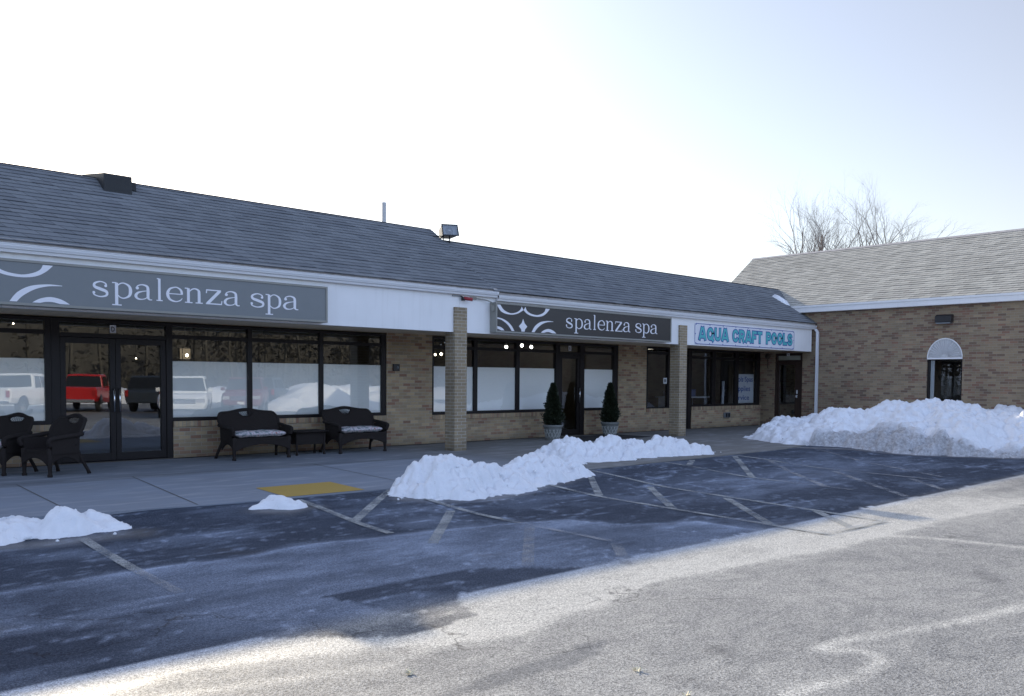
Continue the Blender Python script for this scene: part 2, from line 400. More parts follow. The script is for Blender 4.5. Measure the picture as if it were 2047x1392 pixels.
SUN = Vector((1.95, 10.8, 4.84)).normalized()
el = math.asin(SUN.z); az = math.atan2(SUN.x, SUN.y)
W = bpy.data.worlds.new('World'); SC.world = W; W.use_nodes = True
wt = W.node_tree; bg = wt.nodes['Background']
sky = wt.nodes.new('ShaderNodeTexSky'); sky.sky_type = 'NISHITA'; sky.sun_disc = False
sky.sun_elevation = el; sky.sun_rotation = az; sky.altitude = 50; sky.air_density = 1.0; sky.dust_density = 1.3; sky.ozone_density = 1.6
HZB = (2.75, 3.3, 4.9); HZF = (2.2, 2.2, 2.3)
hz_ = wt.nodes.new('ShaderNodeMix'); hz_.data_type = 'RGBA'; hz_.blend_type = 'ADD'; hz_.inputs[0].default_value = 1.0
# haze added to the sky, brightest away from the sun to lift the shade
tc_ = wt.nodes.new('ShaderNodeTexCoord'); dt_ = wt.nodes.new('ShaderNodeVectorMath'); dt_.operation = 'DOT_PRODUCT'
sh_ = Vector((SUN.x, SUN.y, 0.15)).normalized(); dt_.inputs[1].default_value = sh_; wt.links.new(tc_.outputs['Generated'], dt_.inputs[0])
hr_ = wt.nodes.new('ShaderNodeValToRGB'); e_ = hr_.color_ramp.elements
e_[0].position = 0.45; e_[0].color = (HZB[0], HZB[1], HZB[2], 1); m_ = e_.new(0.66); m_.color = (1.5, 1.12, 0.85, 1); e_[2].position = 0.95; e_[1].position = 0.70; e_[2].color = (HZF[0], HZF[1], HZF[2], 1)
mp_ = wt.nodes.new('ShaderNodeMath'); mp_.operation = 'MULTIPLY_ADD'; mp_.inputs[1].default_value = 0.5; mp_.inputs[2].default_value = 0.5
wt.links.new(dt_.outputs['Value'], mp_.inputs[0]); wt.links.new(mp_.outputs[0], hr_.inputs[0]); sx_ = wt.nodes.new('ShaderNodeSeparateXYZ'); wt.links.new(tc_.outputs['Generated'], sx_.inputs[0])
def wm_(op, a, b=None, c=None):
    n_ = wt.nodes.new('ShaderNodeMath'); n_.operation = op
    for i_, v_ in enumerate((a, b, c)):
        if v_ is None: continue
        if isinstance(v_, (int, float)): n_.inputs[i_].default_value = v_
        else: wt.links.new(v_, n_.inputs[i_])
    return n_.outputs[0]
az_ = wm_('ABSOLUTE', sx_.outputs[2]); iz_ = wm_('POWER', wm_('SUBTRACT', 1.0, az_), 3.0)
fz_ = wm_('MULTIPLY_ADD', iz_, 1.15, 0.90)
vs_ = wt.nodes.new('ShaderNodeVectorMath'); vs_.operation = 'SCALE'; wt.links.new(hr_.outputs[0], vs_.inputs[0]); wt.links.new(fz_, vs_.inputs['Scale'])
wt.links.new(vs_.outputs[0], hz_.inputs[7])
wt.links.new(sky.outputs[0], hz_.inputs[6]); wt.links.new(hz_.outputs[2], bg.inputs[0]); bg.inputs[1].default_value = 0.15
sl = bpy.data.lights.new('sun', 'SUN'); sl.energy = 5.0; sl.angle = R(0.53); sl.color = (1.0, 0.87, 0.67)
so = bpy.data.objects.new('sun', sl); COL.objects.link(so); so.rotation_euler = (-SUN).to_track_quat('-Z', 'Y').to_euler()
so.location = (10, 30, 30)
SC.view_settings.view_transform = 'Standard'; SC.view_settings.look = 'None'; SC.view_settings.exposure = 0; SC.view_settings.gamma = 1
SC.render.engine = 'CYCLES'
try:
    SC.cycles.use_denoising = True; SC.cycles.denoiser = 'OPENIMAGEDENOISE'
except Exception: pass
SC.cycles.max_bounces = 8; SC.cycles.transparent_max_bounces = 12

# ------------------------------------------------------------------ ground
def sst(a, b, x):
    t = np.clip((x - a) / (b - a), 0, 1); return t * t * (3 - 2 * t)
def gz(x, y):
    x = np.asarray(x, float); y = np.asarray(y, float)
    return -0.095 + 0.082 * sst(1.9, 3.6, x) * sst(-8.0, -5.9, y) - 0.22 * sst(16.5, 21.0, -y)
def vnoise(x, y, seed):
    r = np.random.default_rng(seed); T = r.random((64, 64))
    xi = np.floor(x).astype(int); yi = np.floor(y).astype(int); fx = x - xi; fy = y - yi
    fx = fx * fx * (3 - 2 * fx); fy = fy * fy * (3 - 2 * fy)
    g = lambda a, b: T[a % 64, b % 64]
    return (g(xi, yi) * (1 - fx) + g(xi + 1, yi) * fx) * (1 - fy) + (g(xi, yi + 1) * (1 - fx) + g(xi + 1, yi + 1) * fx) * fy
def fbm(x, y, seed, o=4):
    s = 0; a = 0.5; tot = 0
    for i in range(o): s = s + a * vnoise(x * 2 ** i, y * 2 ** i, seed + i); tot += a; a *= 0.55
    return s / tot
def dline(x, y, pts):
    d = np.full(x.shape, 1e9); par = np.zeros(x.shape)
    for (ax, ay), (bx, by) in zip(pts[:-1], pts[1:]):
        vx, vy = bx - ax, by - ay; L = vx * vx + vy * vy
        t = np.clip(((x - ax) * vx + (y - ay) * vy) / L, 0, 1)
        q = np.hypot(x - ax - t * vx, y - ay - t * vy); d = np.minimum(d, q)
    return d
def inpoly(x, y, poly):
    c = np.zeros(x.shape, bool); n = len(poly); j = n - 1
    for i in range(n):
        xi, yi = poly[i]; xj, yj = poly[j]
        c ^= ((yi > y) != (yj > y)) & (x < (xj - xi) * (y - yi) / (yj - yi + 1e-12) + xi); j = i
    return c
gx = np.concatenate([[-600, -200, -80, -40, -20, -10, -5], np.arange(-1.5, 21.01, 0.05), [22, 24, 28, 36, 50, 80, 200, 600]])
gy = np.concatenate([[-600, -200, -90, -60, -40, -28, -20, -17], np.arange(-15.5, -5.6, 0.05), [-5, -3, 0, 6, 15, 40, 100, 300, 600]])
X, Y = np.meshgrid(gx, gy, indexing='ij')
wx = X + 0.35 * (fbm(X * 0.9, Y * 0.9, 3) - 0.5) * 2 * 0.5; wy = Y + 0.25 * (fbm(X * 1.1 + 9, Y * 1.1, 8) - 0.5)
sedge = [(-3, -8.6), (0.5, -8.45), (1.42, -8.37), (1.87, -8.25), (2.49, -8.28), (3.23, -8.31), (4.11, -8.14), (4.91, -8.3), (6.07, -8.49), (6.85, -8.75), (7.05, -9.4), (7.86, -9.79), (8.0, -11.4)]
upper = inpoly(wx, wy, [(-3, -4)] + sedge + [(30, -11.4), (30, -4)])
salt = np.where(upper, 0.03, 0.23)
dS = dline(wx, wy, sedge)
salt += np.where(upper, 0.42 * np.exp(-dS / 0.04), 0.34 * np.exp(-dS / 0.08)) * np.clip(1.6 * fbm(X * 1.1, Y * 1.1, 27), .3, 1.2)
dn = fbm(X * 0.8, Y * 2.2, 21); salt += 0.35 * (dn - 0.5) * (~upper)
pat = inpoly(X + 0.1 * (fbm(X * 4, Y * 4, 2) - .5), Y, [(3.08, -9.9), (4.4, -9.9), (5.3, -10.6), (6.2, -10.75), (4.5, -10.62), (3.3, -10.7)])
salt = np.where(pat, 0.05, salt)
lft = 1 - sst(1.2, 2.6, X); salt -= 0.20 * lft * (~upper)
# bluish salt haze between the hatched bays on the right
hz = np.exp(-((X - 11.4) / 1.7) ** 2 - ((Y + 8.1) / 0.8) ** 2) + 0.7 * np.exp(-((X - 14.5) / 2.0) ** 2 - ((Y + 8.0) / 0.6) ** 2)
salt += 0.30 * hz * (fbm(X * 1.3, Y * 3.5, 31) * 1.4)
# thin wandering salt streaks in the shade
for sd, amp, fx_, fy_ in ((41, 0.46, .55, 1.25), (47, 0.40, .55, 1.25), (141, 0.42, .9, 2.2), (147, 0.36, 1.3, 3.0), (151, .34, .5, 2.6)):
    q = fbm(X * fx_ + sd, Y * fy_, sd, 3); salt += amp * np.exp(-np.abs(q - 0.5) / 0.0055) * np.clip((fbm(X * 0.7, Y * 0.9, sd + 5) - .42) * 5, 0, 1)
blot = np.clip((fbm(X * .9 + 3, Y * 1.8, 201, 5) - .5) * 4, 0, 1); salt += .16 * blot * upper + .20 * blot * (~upper)
lit = Y < -10.75
Yn = Y + .25 * (fbm(X * 1.4, Y * 1.4, 66) - .5)
Ye = Y + .10 * (fbm(X * 2.2, Y * 2.2, 67) - .5)
sun_strip_ = (Ye < -10.52) & ~inpoly(X + .08 * (fbm(X * 4, Y * 4, 71) - .5), Y + .08 * (fbm(X * 4, Y * 4, 72) - .5), [(1.9, -10.2), (4.2, -10.2), (3.75, -10.62), (3.62, -11.03), (3.0, -11.10), (2.55, -10.72)])  # sunlight painted past the roof shadow's edge, the hood's shadow bump left dark
salt = np.where(sun_strip_ & (X < 30), np.maximum(salt, np.interp(X, [0, 11, 13.5, 30], [0.92, .86, .52, .5]) + 0.45 * (fbm(X * 1.2, Y * 3, 55) - 0.5)), salt)  # salt value raised here to paint sunlight, not only real salt
w1 = [(0.93, -10.75), (1.86, -10.85), (2.35, -10.98), (2.88, -11.18), (3.3, -11.42), (3.58, -11.5), (4.05, -11.38), (4.47, -11.32), (5.52, -11.18), (6.45, -11.28), (7.84, -11.48), (9.01, -11.45), (10.2, -11.53), (12.26, -11.67), (16, -12.0)]
below = inpoly(wx, Y + 0.03 * (fbm(X * 3, Y * 3, 77) - .5), w1 + [(16, -17), (0.0, -17), (-3, -11)])
salt = np.where(below, 0.50 + 0.22 * (fbm(X * 0.8, Y * 0.8, 61) - 0.4), salt)
xs = np.interp(X, [0, 3, 6, 9, 14], [0.06, 0.045, 0.05, 0.05, 0.07])
d1 = dline(X + .1 * (fbm(X * 2, Y * 2, 19) - .5), Y + 0.16 * (fbm(X * 1.6, Y * 2, 13) - .5) + 0.05 * (fbm(X * 7, Y * 7, 14) - .5), w1)
md = np.clip(1.7 * fbm(X * 2.3, Y * 2.3, 17) - .15, .1, 1.2)
salt += md * (0.40 * np.exp(-(d1 / xs) ** 2) + 0.22 * np.exp(-(d1 / (xs * 3)) ** 2))
w2 = [(3.4, -13.35), (3.67, -13.16), (3.94, -13.12), (4.28, -13.21), (4.55, -13.21), (4.73, -13.17), (4.78, -13.03), (4.64, -12.86), (4.96, -12.89), (5.32, -13.03), (5.68, -13.13), (6.07, -13.24), (6.59, -13.34), (7.5, -13.5)]
d2 = dline(X, Y, catmull([(a, b, 0) for a, b in w2], 4) and [(q[0], q[1]) for q in catmull([(a, b, 0) for a, b in w2], 4)])
salt += 0.42 * np.exp(-(d2 / 0.045) ** 2) * (0.5 + fbm(X * 5, Y * 5, 91))
d3 = dline(X, Y, [(8.6, -11.55), (8.7, -11.65), (8.86, -12.03), (8.98, -12.64)]); salt += 0.35 * np.exp(-(d3 / 0.06) ** 2)
d4 = dline(X, Y, [(3.2, -11.3), (2.6, -11.45), (2.0, -11.25), (1.4, -11.05)]); salt += 0.2 * np.exp(-(d4 / 0.05) ** 2)
wetp = inpoly(X + .06 * (fbm(X * 5, Y * 5, 4) - .5), Y + .08 * (fbm(X * 6, Y * 6, 14) - .5), [(2.4, -12.05), (2.54, -11.98), (2.97, -11.94), (3.51, -11.9), (3.85, -11.91), (3.62, -12.07), (3.26, -12.12), (2.83, -12.06)])
wet = np.where(wetp, 0.42, 0.0)
for pl in ([(6.2, -6.6), (6.6, -6.95), (7.3, -7.1), (8.2, -6.8), (9.3, -6.4), (10.0, -6.0)], [(-1.0, -6.3), (1.2, -6.4), (2.2, -6.55), (2.9, -6.75)], [(4.4, -6.4), (4.6, -6.55), (4.9, -6.5)], [(17.5, -5.6), (18.3, -6.6), (18.5, -7.6), (19.2, -9.0), (20.8, -11.5)]):
    wet = np.maximum(wet, .8 * np.exp(-(dline(X, Y + .2 * (fbm(X * 3, Y * 3, 88) - .5), pl) / .22) ** 2))
inn = (X > -1.6) & (X < 21.1) & (Y > -15.6) & (Y < -5.5)
warm = sst(10.35, 10.75, -Y); salt = np.where(inn, np.clip(salt, 0, 1), 0.35)  # ground colour turns to its painted sunlit tint at the roof shadow's edge
Z = gz(X, Y)
nx, ny = X.shape
g = MB(); g.v = list(zip(X.ravel().tolist(), Y.ravel().tolist(), Z.ravel().tolist()))
g.f = [(i * ny + j, (i + 1) * ny + j, (i + 1) * ny + j + 1, i * ny + j + 1) for i in range(nx - 1) for j in range(ny - 1)]
g.sm = [False] * len(g.f)
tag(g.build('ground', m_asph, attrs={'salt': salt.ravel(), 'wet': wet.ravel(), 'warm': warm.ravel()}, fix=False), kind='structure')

# sidewalk slab with its joints
SW = [(-12, -5.05), (-2, -5.05), (1.6, -5.25), (2.3, -5.42), (3.06, -5.6), (4.32, -5.8), (6.0, -5.88), (8.3, -5.96), (11.4, -5.86), (14.0, -5.82), (16.9, -5.7), (18.6, -5.4), (20.0, -4.6), (25.29, -4.4), (25.29, 0.3), (-12, 0.3)]
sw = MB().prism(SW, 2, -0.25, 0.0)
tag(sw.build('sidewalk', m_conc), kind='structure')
jm = MB()
def strip(mb, a, b, w, z=None, zo=0.004, n=1):
    a = Vector((a[0], a[1])); b = Vector((b[0], b[1])); d = (b - a).normalized(); p = Vector((-d.y, d.x)) * w / 2
    vs = []; fs = []
    for i in range(n + 1):
        c = a.lerp(b, i / n)
        for q in (c - p, c + p):
            vs.append((q.x, q.y, (float(gz(q.x, q.y)) + zo) if z is None else z))
    for i in range(n): fs.append((2 * i, 2 * i + 1, 2 * i + 3, 2 * i + 2))
    mb.add(vs, fs)
strip(jm, (-12, -2.35), (2.8, -2.35), 0.022, 0.003); strip(jm, (2.8, -2.35), (10.5, -2.6), 0.022, 0.003)
for x0, x1, yb in ((2.86, 2.72, -5.3), (4.35, 3.95, -5.7), (7.3, 6.95, -5.8), (0.6, 0.3, -5.0), (-1.6, -1.8, -5.0)):
    strip(jm, (x0, -2.42), (x1, yb), 0.018, 0.003)
strip(jm, (10.5, -2.6), (10.6, -5.8), 0.018, 0.003)
tag(jm.build('sidewalk_joint', m_joint, fix=False), kind='structure')
yp = MB().quad((5.12, -4.74, 0.004), (6.22, -4.76, 0.004), (6.12, -5.80, 0.004), (5.02, -5.77, 0.004))
tag(yp.build('yellow_ramp_marking', m_yellow, fix=False), kind='structure')
def marking(name, segs, w, mat, zo=0.005):
    for a, b in segs:
        mb = MB(); n = max(2, int((Vector(b) - Vector(a)).length / 0.25)); strip(mb, a, b, w, None, zo, n)
        tag(mb.build(name, mat, fix=False), kind='structure')
marking('hatch_stripe', [((6.44, -5.93), (4.9, -7.46)), ((6.2, -7.49), (4.86, -8.89)), ((10.22, -5.98), (8.56, -7.70)), ((9.82, -7.55), (8.42, -9.0)), ((9.71, -8.91), (8.28, -10.4)), ((9.56, -10.25), (8.78, -11.05)), ((13.11, -5.95), (12.36, -6.42)), ((14.5, -5.95), (12.04, -7.88))], 0.105, m_line)
marking('hatch_stripe', [((6.2, -8.81), (4.88, -10.16)), ((6.18, -10.01), (5.55, -10.66)), ((14.5, -6.71), (11.9, -9.18)), ((14.07, -8.22), (11.74, -10.4)), ((13.94, -9.57), (12.93, -10.43))], 0.105, m_faint)
marking('bay_line', [((5.04, -6.02), (4.86, -8.21)), ((6.46, -5.95), (6.26, -8.6)), ((8.62, -6.4), (8.17, -11.08)), ((10.27, -5.95), (9.43, -11.11)), ((12.33, -5.95), (11.98, -8.4)), ((14.58, -5.95), (14.31, -8.23)), ((2.46, -6.64), (2.39, -8.25))], 0.09, m_line, 0.0095)
marking('bay_line', [((6.26, -8.6), (6.22, -9.9)), ((11.98, -8.4), (11.83, -9.6)), ((14.31, -8.23), (14.1, -10.0)), ((17.6, -5.9), (14.6, -9.8)), ((2.39, -8.25), (2.37, -9.2))], 0.085, m_faint, 0.0095)
marking('bay_end_line', [((8.13, -11.08), (9.46, -11.13))], 0.09, m_line, 0.014)

# ------------------------------------------------------------------ shop building
B = thing('shop_building', 'low tan brick shop row with white fascia and slate grey shingle roof', 'building', (8, 4, 0))
WD = 0.24
wl = MB()
def wpiece(x0, x1, z0, z1): wl.box(x0, x1, 0.0, WD, z0, z1)
SILL = 0.665; HEAD = 2.40
wpiece(-8, 3.93, 0, SILL - 0.10); wpiece(5.885, 10.43, 0, SILL - 0.10)
wpiece(10.43, 11.646, 0, HEAD + .3); wpiece(11.646, 15.60, 0, SILL - 0.12)
wpiece(16.675, 18.03, 0, SILL - 0.12); wpiece(18.03, 19.25, 0, HEAD + .3)
wpiece(19.25, 20.36, 0, 0.55); wpiece(21.43, 25.29, 0, 0.57)
for a, b in ((-8, 10.43), (11.646, 18.03), (19.25, 25.29)): wl.box(a, b, 0.02, WD, HEAD + 0.02, HEAD + 0.30)
wl.box(-8, 25.29, 9.0, 9.2, 0, 3.6); wl.box(-8.0, -7.8, 0.25, 9.0, 0, 3.6)
wl.build('wall', m_brick, B)
for a, b, z in ((-8, 3.93, SILL - 0.10), (5.885, 10.43, SILL - 0.10), (11.646, 15.60, SILL - 0.12), (16.675, 18.03, SILL - 0.12), (19.25, 20.36, 0.55), (21.43, 25.29, 0.57)):
    MB().box(a + 0.002, b - 0.002, -0.022, WD - 0.01, z, z + 0.098).build('sill', m_rowlock, B)
for px in (10.779, 18.243):
    MB().box(px, px + 0.314, -1.8715, -1.5665, -0.02, 2.889).build('pillar', m_pillar, B)
# fascia boards, soffit, gutters, roof
fa = MB(); fa.box(-8, 10.925, -1.8215, -1.74, 2.39, 3.20); fa.box(10.933, 25.18, -1.8215, -1.74, 2.39, 3.17)
fa.build('fascia', m_white, B, bevel=0.004)
sf = MB(); sf.box(-8, 25.29, -1.738, -0.003, 2.425, 2.46); sf.box(-8, 25.18, -1.735, -1.62, 2.392, 2.424)
for k in range(5): sf.box(-8, 25.25, -1.45 + k * 0.3, -1.438 + k * 0.3, 2.418, 2.4249)
sf.build('soffit', m_soffit, B)
def gutter(x0, x1, zb, zt):
    y0 = -1.823; prof = [(y0, zb), (y0 - 0.075, zb), (y0 - 0.083, zb + 0.035), (y0 - 0.105, zb + 0.055), (y0 - 0.118, zb + 0.085), (y0 - 0.118, zt - 0.012), (y0 - 0.127, zt - 0.010), (y0 - 0.127, zt), (y0 - 0.105, zt), (y0 - 0.105, zb + 0.05), (y0, zb + 0.05)]
    MB().prism(prof, 0, x0, x1).build('gutter', m_gutter, B)
gutter(-8, 11.895, 3.145, 3.263); gutter(11.90, 25.27, 3.085, 3.200)
db = MB(); db.box(-8, 11.88, -1.90, -1.80, 3.262, 3.335); db.box(11.885, 25.28, -1.885, -1.80, 3.198, 3.262)
db.build('drip_edge', m_drip, B)
def courses(mb, slope_list, e0, sl, along0, along1, ridge_len, exposure, axis):
    """shingle courses as overlapping strips; e0=(depth, z) of the eave, climbing with slope sl"""
    n = int(math.ceil(ridge_len / exposure)); cs = 1 / math.sqrt(1 + sl * sl); sn = sl * cs
    for i in range(n):
        s0 = i * exposure; s1 = min(ridge_len, (i + 1) * exposure); lift = 0.010
        segs = max(1, int((along1 - along0) / 1.2)); vs = []; fs = []; av = []
        for k in range(segs + 1):
            a = along0 + (along1 - along0) * k / segs
            wob = 0.004 * math.sin(a * 1.7 + i * 2.1) + 0.005 * mnoise.noise((a * 0.6, i * 0.9, 0))
            for (s, l) in ((s0, 0.0), (s0, lift + wob), (s1, 0.001)):
                d = e0[0] + s * cs - l * sn; z = e0[1] + s * sn + l * cs
                vs.append((a, d, z) if axis == 0 else (d, a, z)); av.append(s + (0.0008 if s == s0 else -0.0008))
        for k in range(segs):
            b = 3 * k; fs += [(b, b + 1, b + 4, b + 3), (b + 1, b + 2, b + 5, b + 4)]
        mb.add(vs, fs); slope_list += av
SL = 0.70; cs = 1 / math.sqrt(1 + SL * SL)
rf = MB(); sv = []
EY, EZ = -1.93, 3.300
lenR = (4.53 - EZ) / (SL * cs); lenL = (4.765 - EZ) / (SL * cs)
nR = int(lenR / 0.125) * 0.125
courses(rf, sv, (EY, EZ), SL, -8, 11.76, lenL, 0.125, 0)
courses(rf, sv, (EY, EZ - 0.030), SL, 11.764, 26.4, lenR, 0.125, 0)
rf.build('roof', m_shdark, B, attrs={'slope': sv}, fix=False)
yL = EY + (4.765 - EZ) / SL; yR = EY + (4.53 - EZ) / SL
bk = MB()
bk.prism([(yL + 0.005, 4.757), (yL + 0.05, 4.80), (yL + 0.10, 4.757), (yL + 0.9, 4.20), (9.2, 4.05), (9.2, 3.6), (-1.2, 3.6)], 0, -8, 11.757)
bk.prism([(yR + 0.005, 4.497), (yR + 0.05, 4.535), (yR + 0.10, 4.497), (yR + 0.7, 4.08), (9.2, 4.00), (9.2, 3.6), (-1.2, 3.6)], 0, 11.762, 26.0)
bk.build('back_roof', m_roofhood, B)
# interior shell
ins = MB(); ins.box(-7.8, 25.2, 6.5, 6.6, 0, 2.6); ins.box(-7.8, 25.2, 0.3, 6.6, 2.62, 2.68)
for x in (11.1, 18.6): ins.box(x, x + 0.1, 0.30, 6.5, 0, 2.6)
ins.box(25.2, 25.28, 0.3, 6.5, 0, 2.6); ins.box(13.2, 13.3, 2.5, 6.4, 0, 2.6); ins.box(7.6, 9.2, 3.2, 3.3, 0, 2.6); ins.box(3.6, 5.0, 4.6, 4.7, 0, 2.6)
ins.build('interior_wall', m_int, B)
MB().box(-7.8, 25.2, 0.0, 6.6, -0.02, 0.012).build('interior_floor', m_intf, B)

def storefront(x0, x1, mull, z0, z1, film=True, trans=(2.13, 2.20), left=0.09, right=0.09, glass=None, fz=1.735, mat=None):
    """one glazed bay run: frame part, one pane sub-part per light, film sub-parts"""
    fr = MB(); y0, y1 = 0.02, 0.12
    fr.box(x0, x0 + left, y0, y1, z0, z1); fr.box(x1 - right, x1, y0, y1, z0, z1)
    edges = [(x0 + left)] + [e for m in mull for e in m] + [x1 - right]
    for a, b in mull: fr.box(a, b, y0, y1, z0, z1)
    for i in range(0, len(edges), 2):
        a, b = edges[i], edges[i + 1]
        fr.box(a, b, y0 + .004, y1 - .004, z0, z0 + 0.065); fr.box(a, b, y0 + .004, y1 - .004, z1 - 0.05, z1)
        if trans: fr.box(a, b, y0 + .006, y1 - .006, trans[0], trans[1])
    f = fr.build('storefront_window', mat or m_bronze, B, bevel=0.003)
    for i in range(0, len(edges), 2):
        a, b = edges[i], edges[i + 1]
        MB().quad((a, 0.06, z0 + .065), (b, 0.06, z0 + .065), (b, 0.06, trans[0] if trans else z1 - .05), (a, 0.06, trans[0] if trans else z1 - .05)).build('pane', glass or m_glass, f, fix=False)
        if trans: MB().quad((a, 0.062, trans[1]), (b, 0.062, trans[1]), (b, 0.062, z1 - .05), (a, 0.062, z1 - .05)).build('transom_pane', glass or m_glass, f, fix=False)
        if film: MB().quad((a, 0.068, z0 + .065), (b, 0.068, z0 + .065), (b, 0.068, fz), (a, 0.068, fz)).build('frosted_film', m_film, f, fix=False)
    return f
storefront(-8, 3.93, [(-6.1, -6.0), (-4.0, -3.9), (-1.9, -1.8), (0.3, 0.4), (2.35, 2.44)], SILL, HEAD)
storefront(5.885, 10.43, [(7.305, 7.395), (8.83, 8.92)], SILL, HEAD, left=0.004, right=0.115)
storefront(11.646, 15.60, [(12.881, 12.991), (14.227, 14.344)], 0.648, HEAD, left=0.06, right=0.004, glass=m_glass_dim)
storefront(16.675, 18.03, [], 0.648, HEAD, left=0.004, right=0.175, glass=m_glass_dim)
storefront(19.25, 20.36, [], 0.62, HEAD, film=False, trans=(2.20, 2.28), glass=m_glass_dim)
aq = storefront(21.43, 25.25, [(22.531, 22.702), (23.809, 23.99)], 0.665, HEAD, film=False, trans=(2.12, 2.19), left=0.02, right=0.19, glass=m_glass_dim)

def door_unit(x0, x1, leaves, glass, jl=0.1, jr=0.1, handle_x=()):
    fr = MB(); y0, y1 = 0.015, 0.125
    fr.box(x0, x0 + jl, y0, y1, 0.012, HEAD); fr.box(x1 - jr, x1, y0, y1, 0.012, HEAD)
    fr.box(x0 + jl, x1 - jr, y0, y1, HEAD - 0.06, HEAD); fr.box(x0 + jl, x1 - jr, y0, y1, 2.10, 2.17)
    fr.box(x0 + jl, x1 - jr, y0 + 0.002, y1, 0.0005, 0.02)
    f = fr.build('door_frame', m_bronze, B, bevel=0.003)
    MB().quad((x0 + jl, .06, 2.17), (x1 - jr, .06, 2.17), (x1 - jr, .06, HEAD - .06), (x0 + jl, .06, HEAD - .06)).build('transom_pane', glass, f, fix=False)
    for (a, b, hx) in leaves:
        lf = MB(); s = 0.085
        lf.box(a, a + s, 0.03, 0.10, 0.03, 2.095); lf.box(b - s, b, 0.03, 0.10, 0.03, 2.095)
        lf.box(a + s, b - s, 0.032, 0.098, 0.03, 0.16); lf.box(a + s, b - s, 0.032, 0.098, 2.00, 2.095)
        d = lf.build('door', m_bronze, B, bevel=0.003)
        MB().quad((a + s, .065, .16), (b - s, .065, .16), (b - s, .065, 2.0), (a + s, .065, 2.0)).build('pane', glass, d, fix=False)
        h = MB(); h.tube([(hx, 0.03, 0.86), (hx, -0.03, 0.86), (hx, -0.03, 1.24), (hx, 0.03, 1.24)], 0.013, 8)
        h.build('handle', m_chrome, d)
door_unit(3.93, 5.885, [(4.065, 4.925, 4.885), (4.93, 5.775, 4.975)], m_glass, 0.13, 0.105)
door_unit(15.60, 16.675, [(15.765, 16.505, 16.46)], m_glass_dim, 0.16, 0.165)
door_unit(20.36, 21.43, [(20.46, 21.265, 20.52)], m_glass_dim, 0.095, 0.16)

# downspout at the right end of the gutter, fixed to the row
ds = MB(); dx, dy = 25.22, -1.995
ds.tube([(dx, dy + .07, 3.09), (dx, dy, 3.0), (dx, dy, 0.47), (dx, dy - 0.04, 0.40), (dx, dy - 0.55, 0.17)], 0.05, 4, smooth=False)
ds.build('downspout', m_gutter, B)

# ------------------------------------------------------------------ wing building
Wb = thing('brick_building', 'taller brown brick building with sunlit tan shingle roof on the right', 'building', (28, -6, 0))
ww = MB(); T = 0.25
# front wall with door opening (y -1.46..-0.49) and window opening (y -6.245..-5.29)
segs = [(-16.5, -6.245, 0, 3.72), (-6.245, -5.29, 0, 0.72), (-6.245, -5.29, 2.70, 3.72), (-5.29, -1.46, 0, 3.72), (-1.46, -0.49, 2.36, 3.72), (-0.49, 2.1, 0, 3.72)]
for a, b, z0, z1 in segs: ww.box(XR, XR + T, a, b, z0, z1)
# masonry around the round head
yc = -5.7675; hw = 0.4775; zs = 2.13; rise = 0.57
N = 20; arc = [(yc + hw * math.cos(math.pi * k / N), zs + rise * math.sin(math.pi * k / N)) for k in range(N + 1)]
for k in range(N):
    (ya, za), (yb, zb) = arc[k], arc[k + 1]
    ww.quad((XR, ya, za), (XR, yb, zb), (XR, yb, 2.70), (XR, ya, 2.70))
ww.prism([(XR + T, 0), (31.0, 0), (31.0, 3.72), (28.15, 5.85), (XR + T, 3.86)], 1, 1.8, 2.05)
ww.box(30.8, 31.0, -16.5, 1.8, 0, 3.72); ww.prism([(XR + T, 0), (31.0, 0), (31.0, 3.72), (28.15, 5.85), (XR + T, 3.86)], 1, -16.5, -16.3)
ww.build('wall', m_wing, Wb)
# soldier ring round the arch
ring = MB()
for k in range(18):
    a0 = math.pi * (k + 0.06) / 18; a1 = math.pi * (k + 0.94) / 18
    p = lambda a, e: (yc + (hw + e) * math.cos(a), zs + (rise + e) * math.sin(a))
    ring.prism([p(a0, 0.002), p(a1, 0.002), p(a1, 0.10), p(a0, 0.10)], 0, XR - 0.003, XR + 0.05)
ring.build('arch_course', m_wing, Wb)
wr = MB(); wv = []
WE = (XR - 0.20, 3.84); wl_ = (28.13 - WE[0]) * math.sqrt(1 + SL * SL)
courses(wr, wv, WE, SL, -16.6, 2.15, wl_, 0.12, 1)
wr.build('roof', m_shtan, Wb, attrs={'slope': wv}, fix=False)
zrd = WE[1] + SL * (28.13 - WE[0])
br = MB(); br.quad((28.13, -16.6, zrd), (28.13, 2.15, zrd), (31.2, 2.15, zrd - SL * 3.07), (31.2, -16.6, zrd - SL * 3.07))
br.build('back_roof', m_roofhood, Wb, fix=False)
rc = MB(); rc.prism([(28.04, zrd - 0.045), (28.13, zrd + 0.025), (28.22, zrd - 0.045)], 1, -16.6, 2.15); rc.build('ridge_cap', m_shtan_cap if False else m_drip, Wb)
fb = MB(); fb.box(XR - 0.20, XR - 0.02, -16.6, 2.12, 3.625, 3.80); fb.box(XR - 0.225, XR - 0.201, -16.6, 2.13, 3.775, 3.838)
fb.build('fascia', m_white, Wb, bevel=0.004)
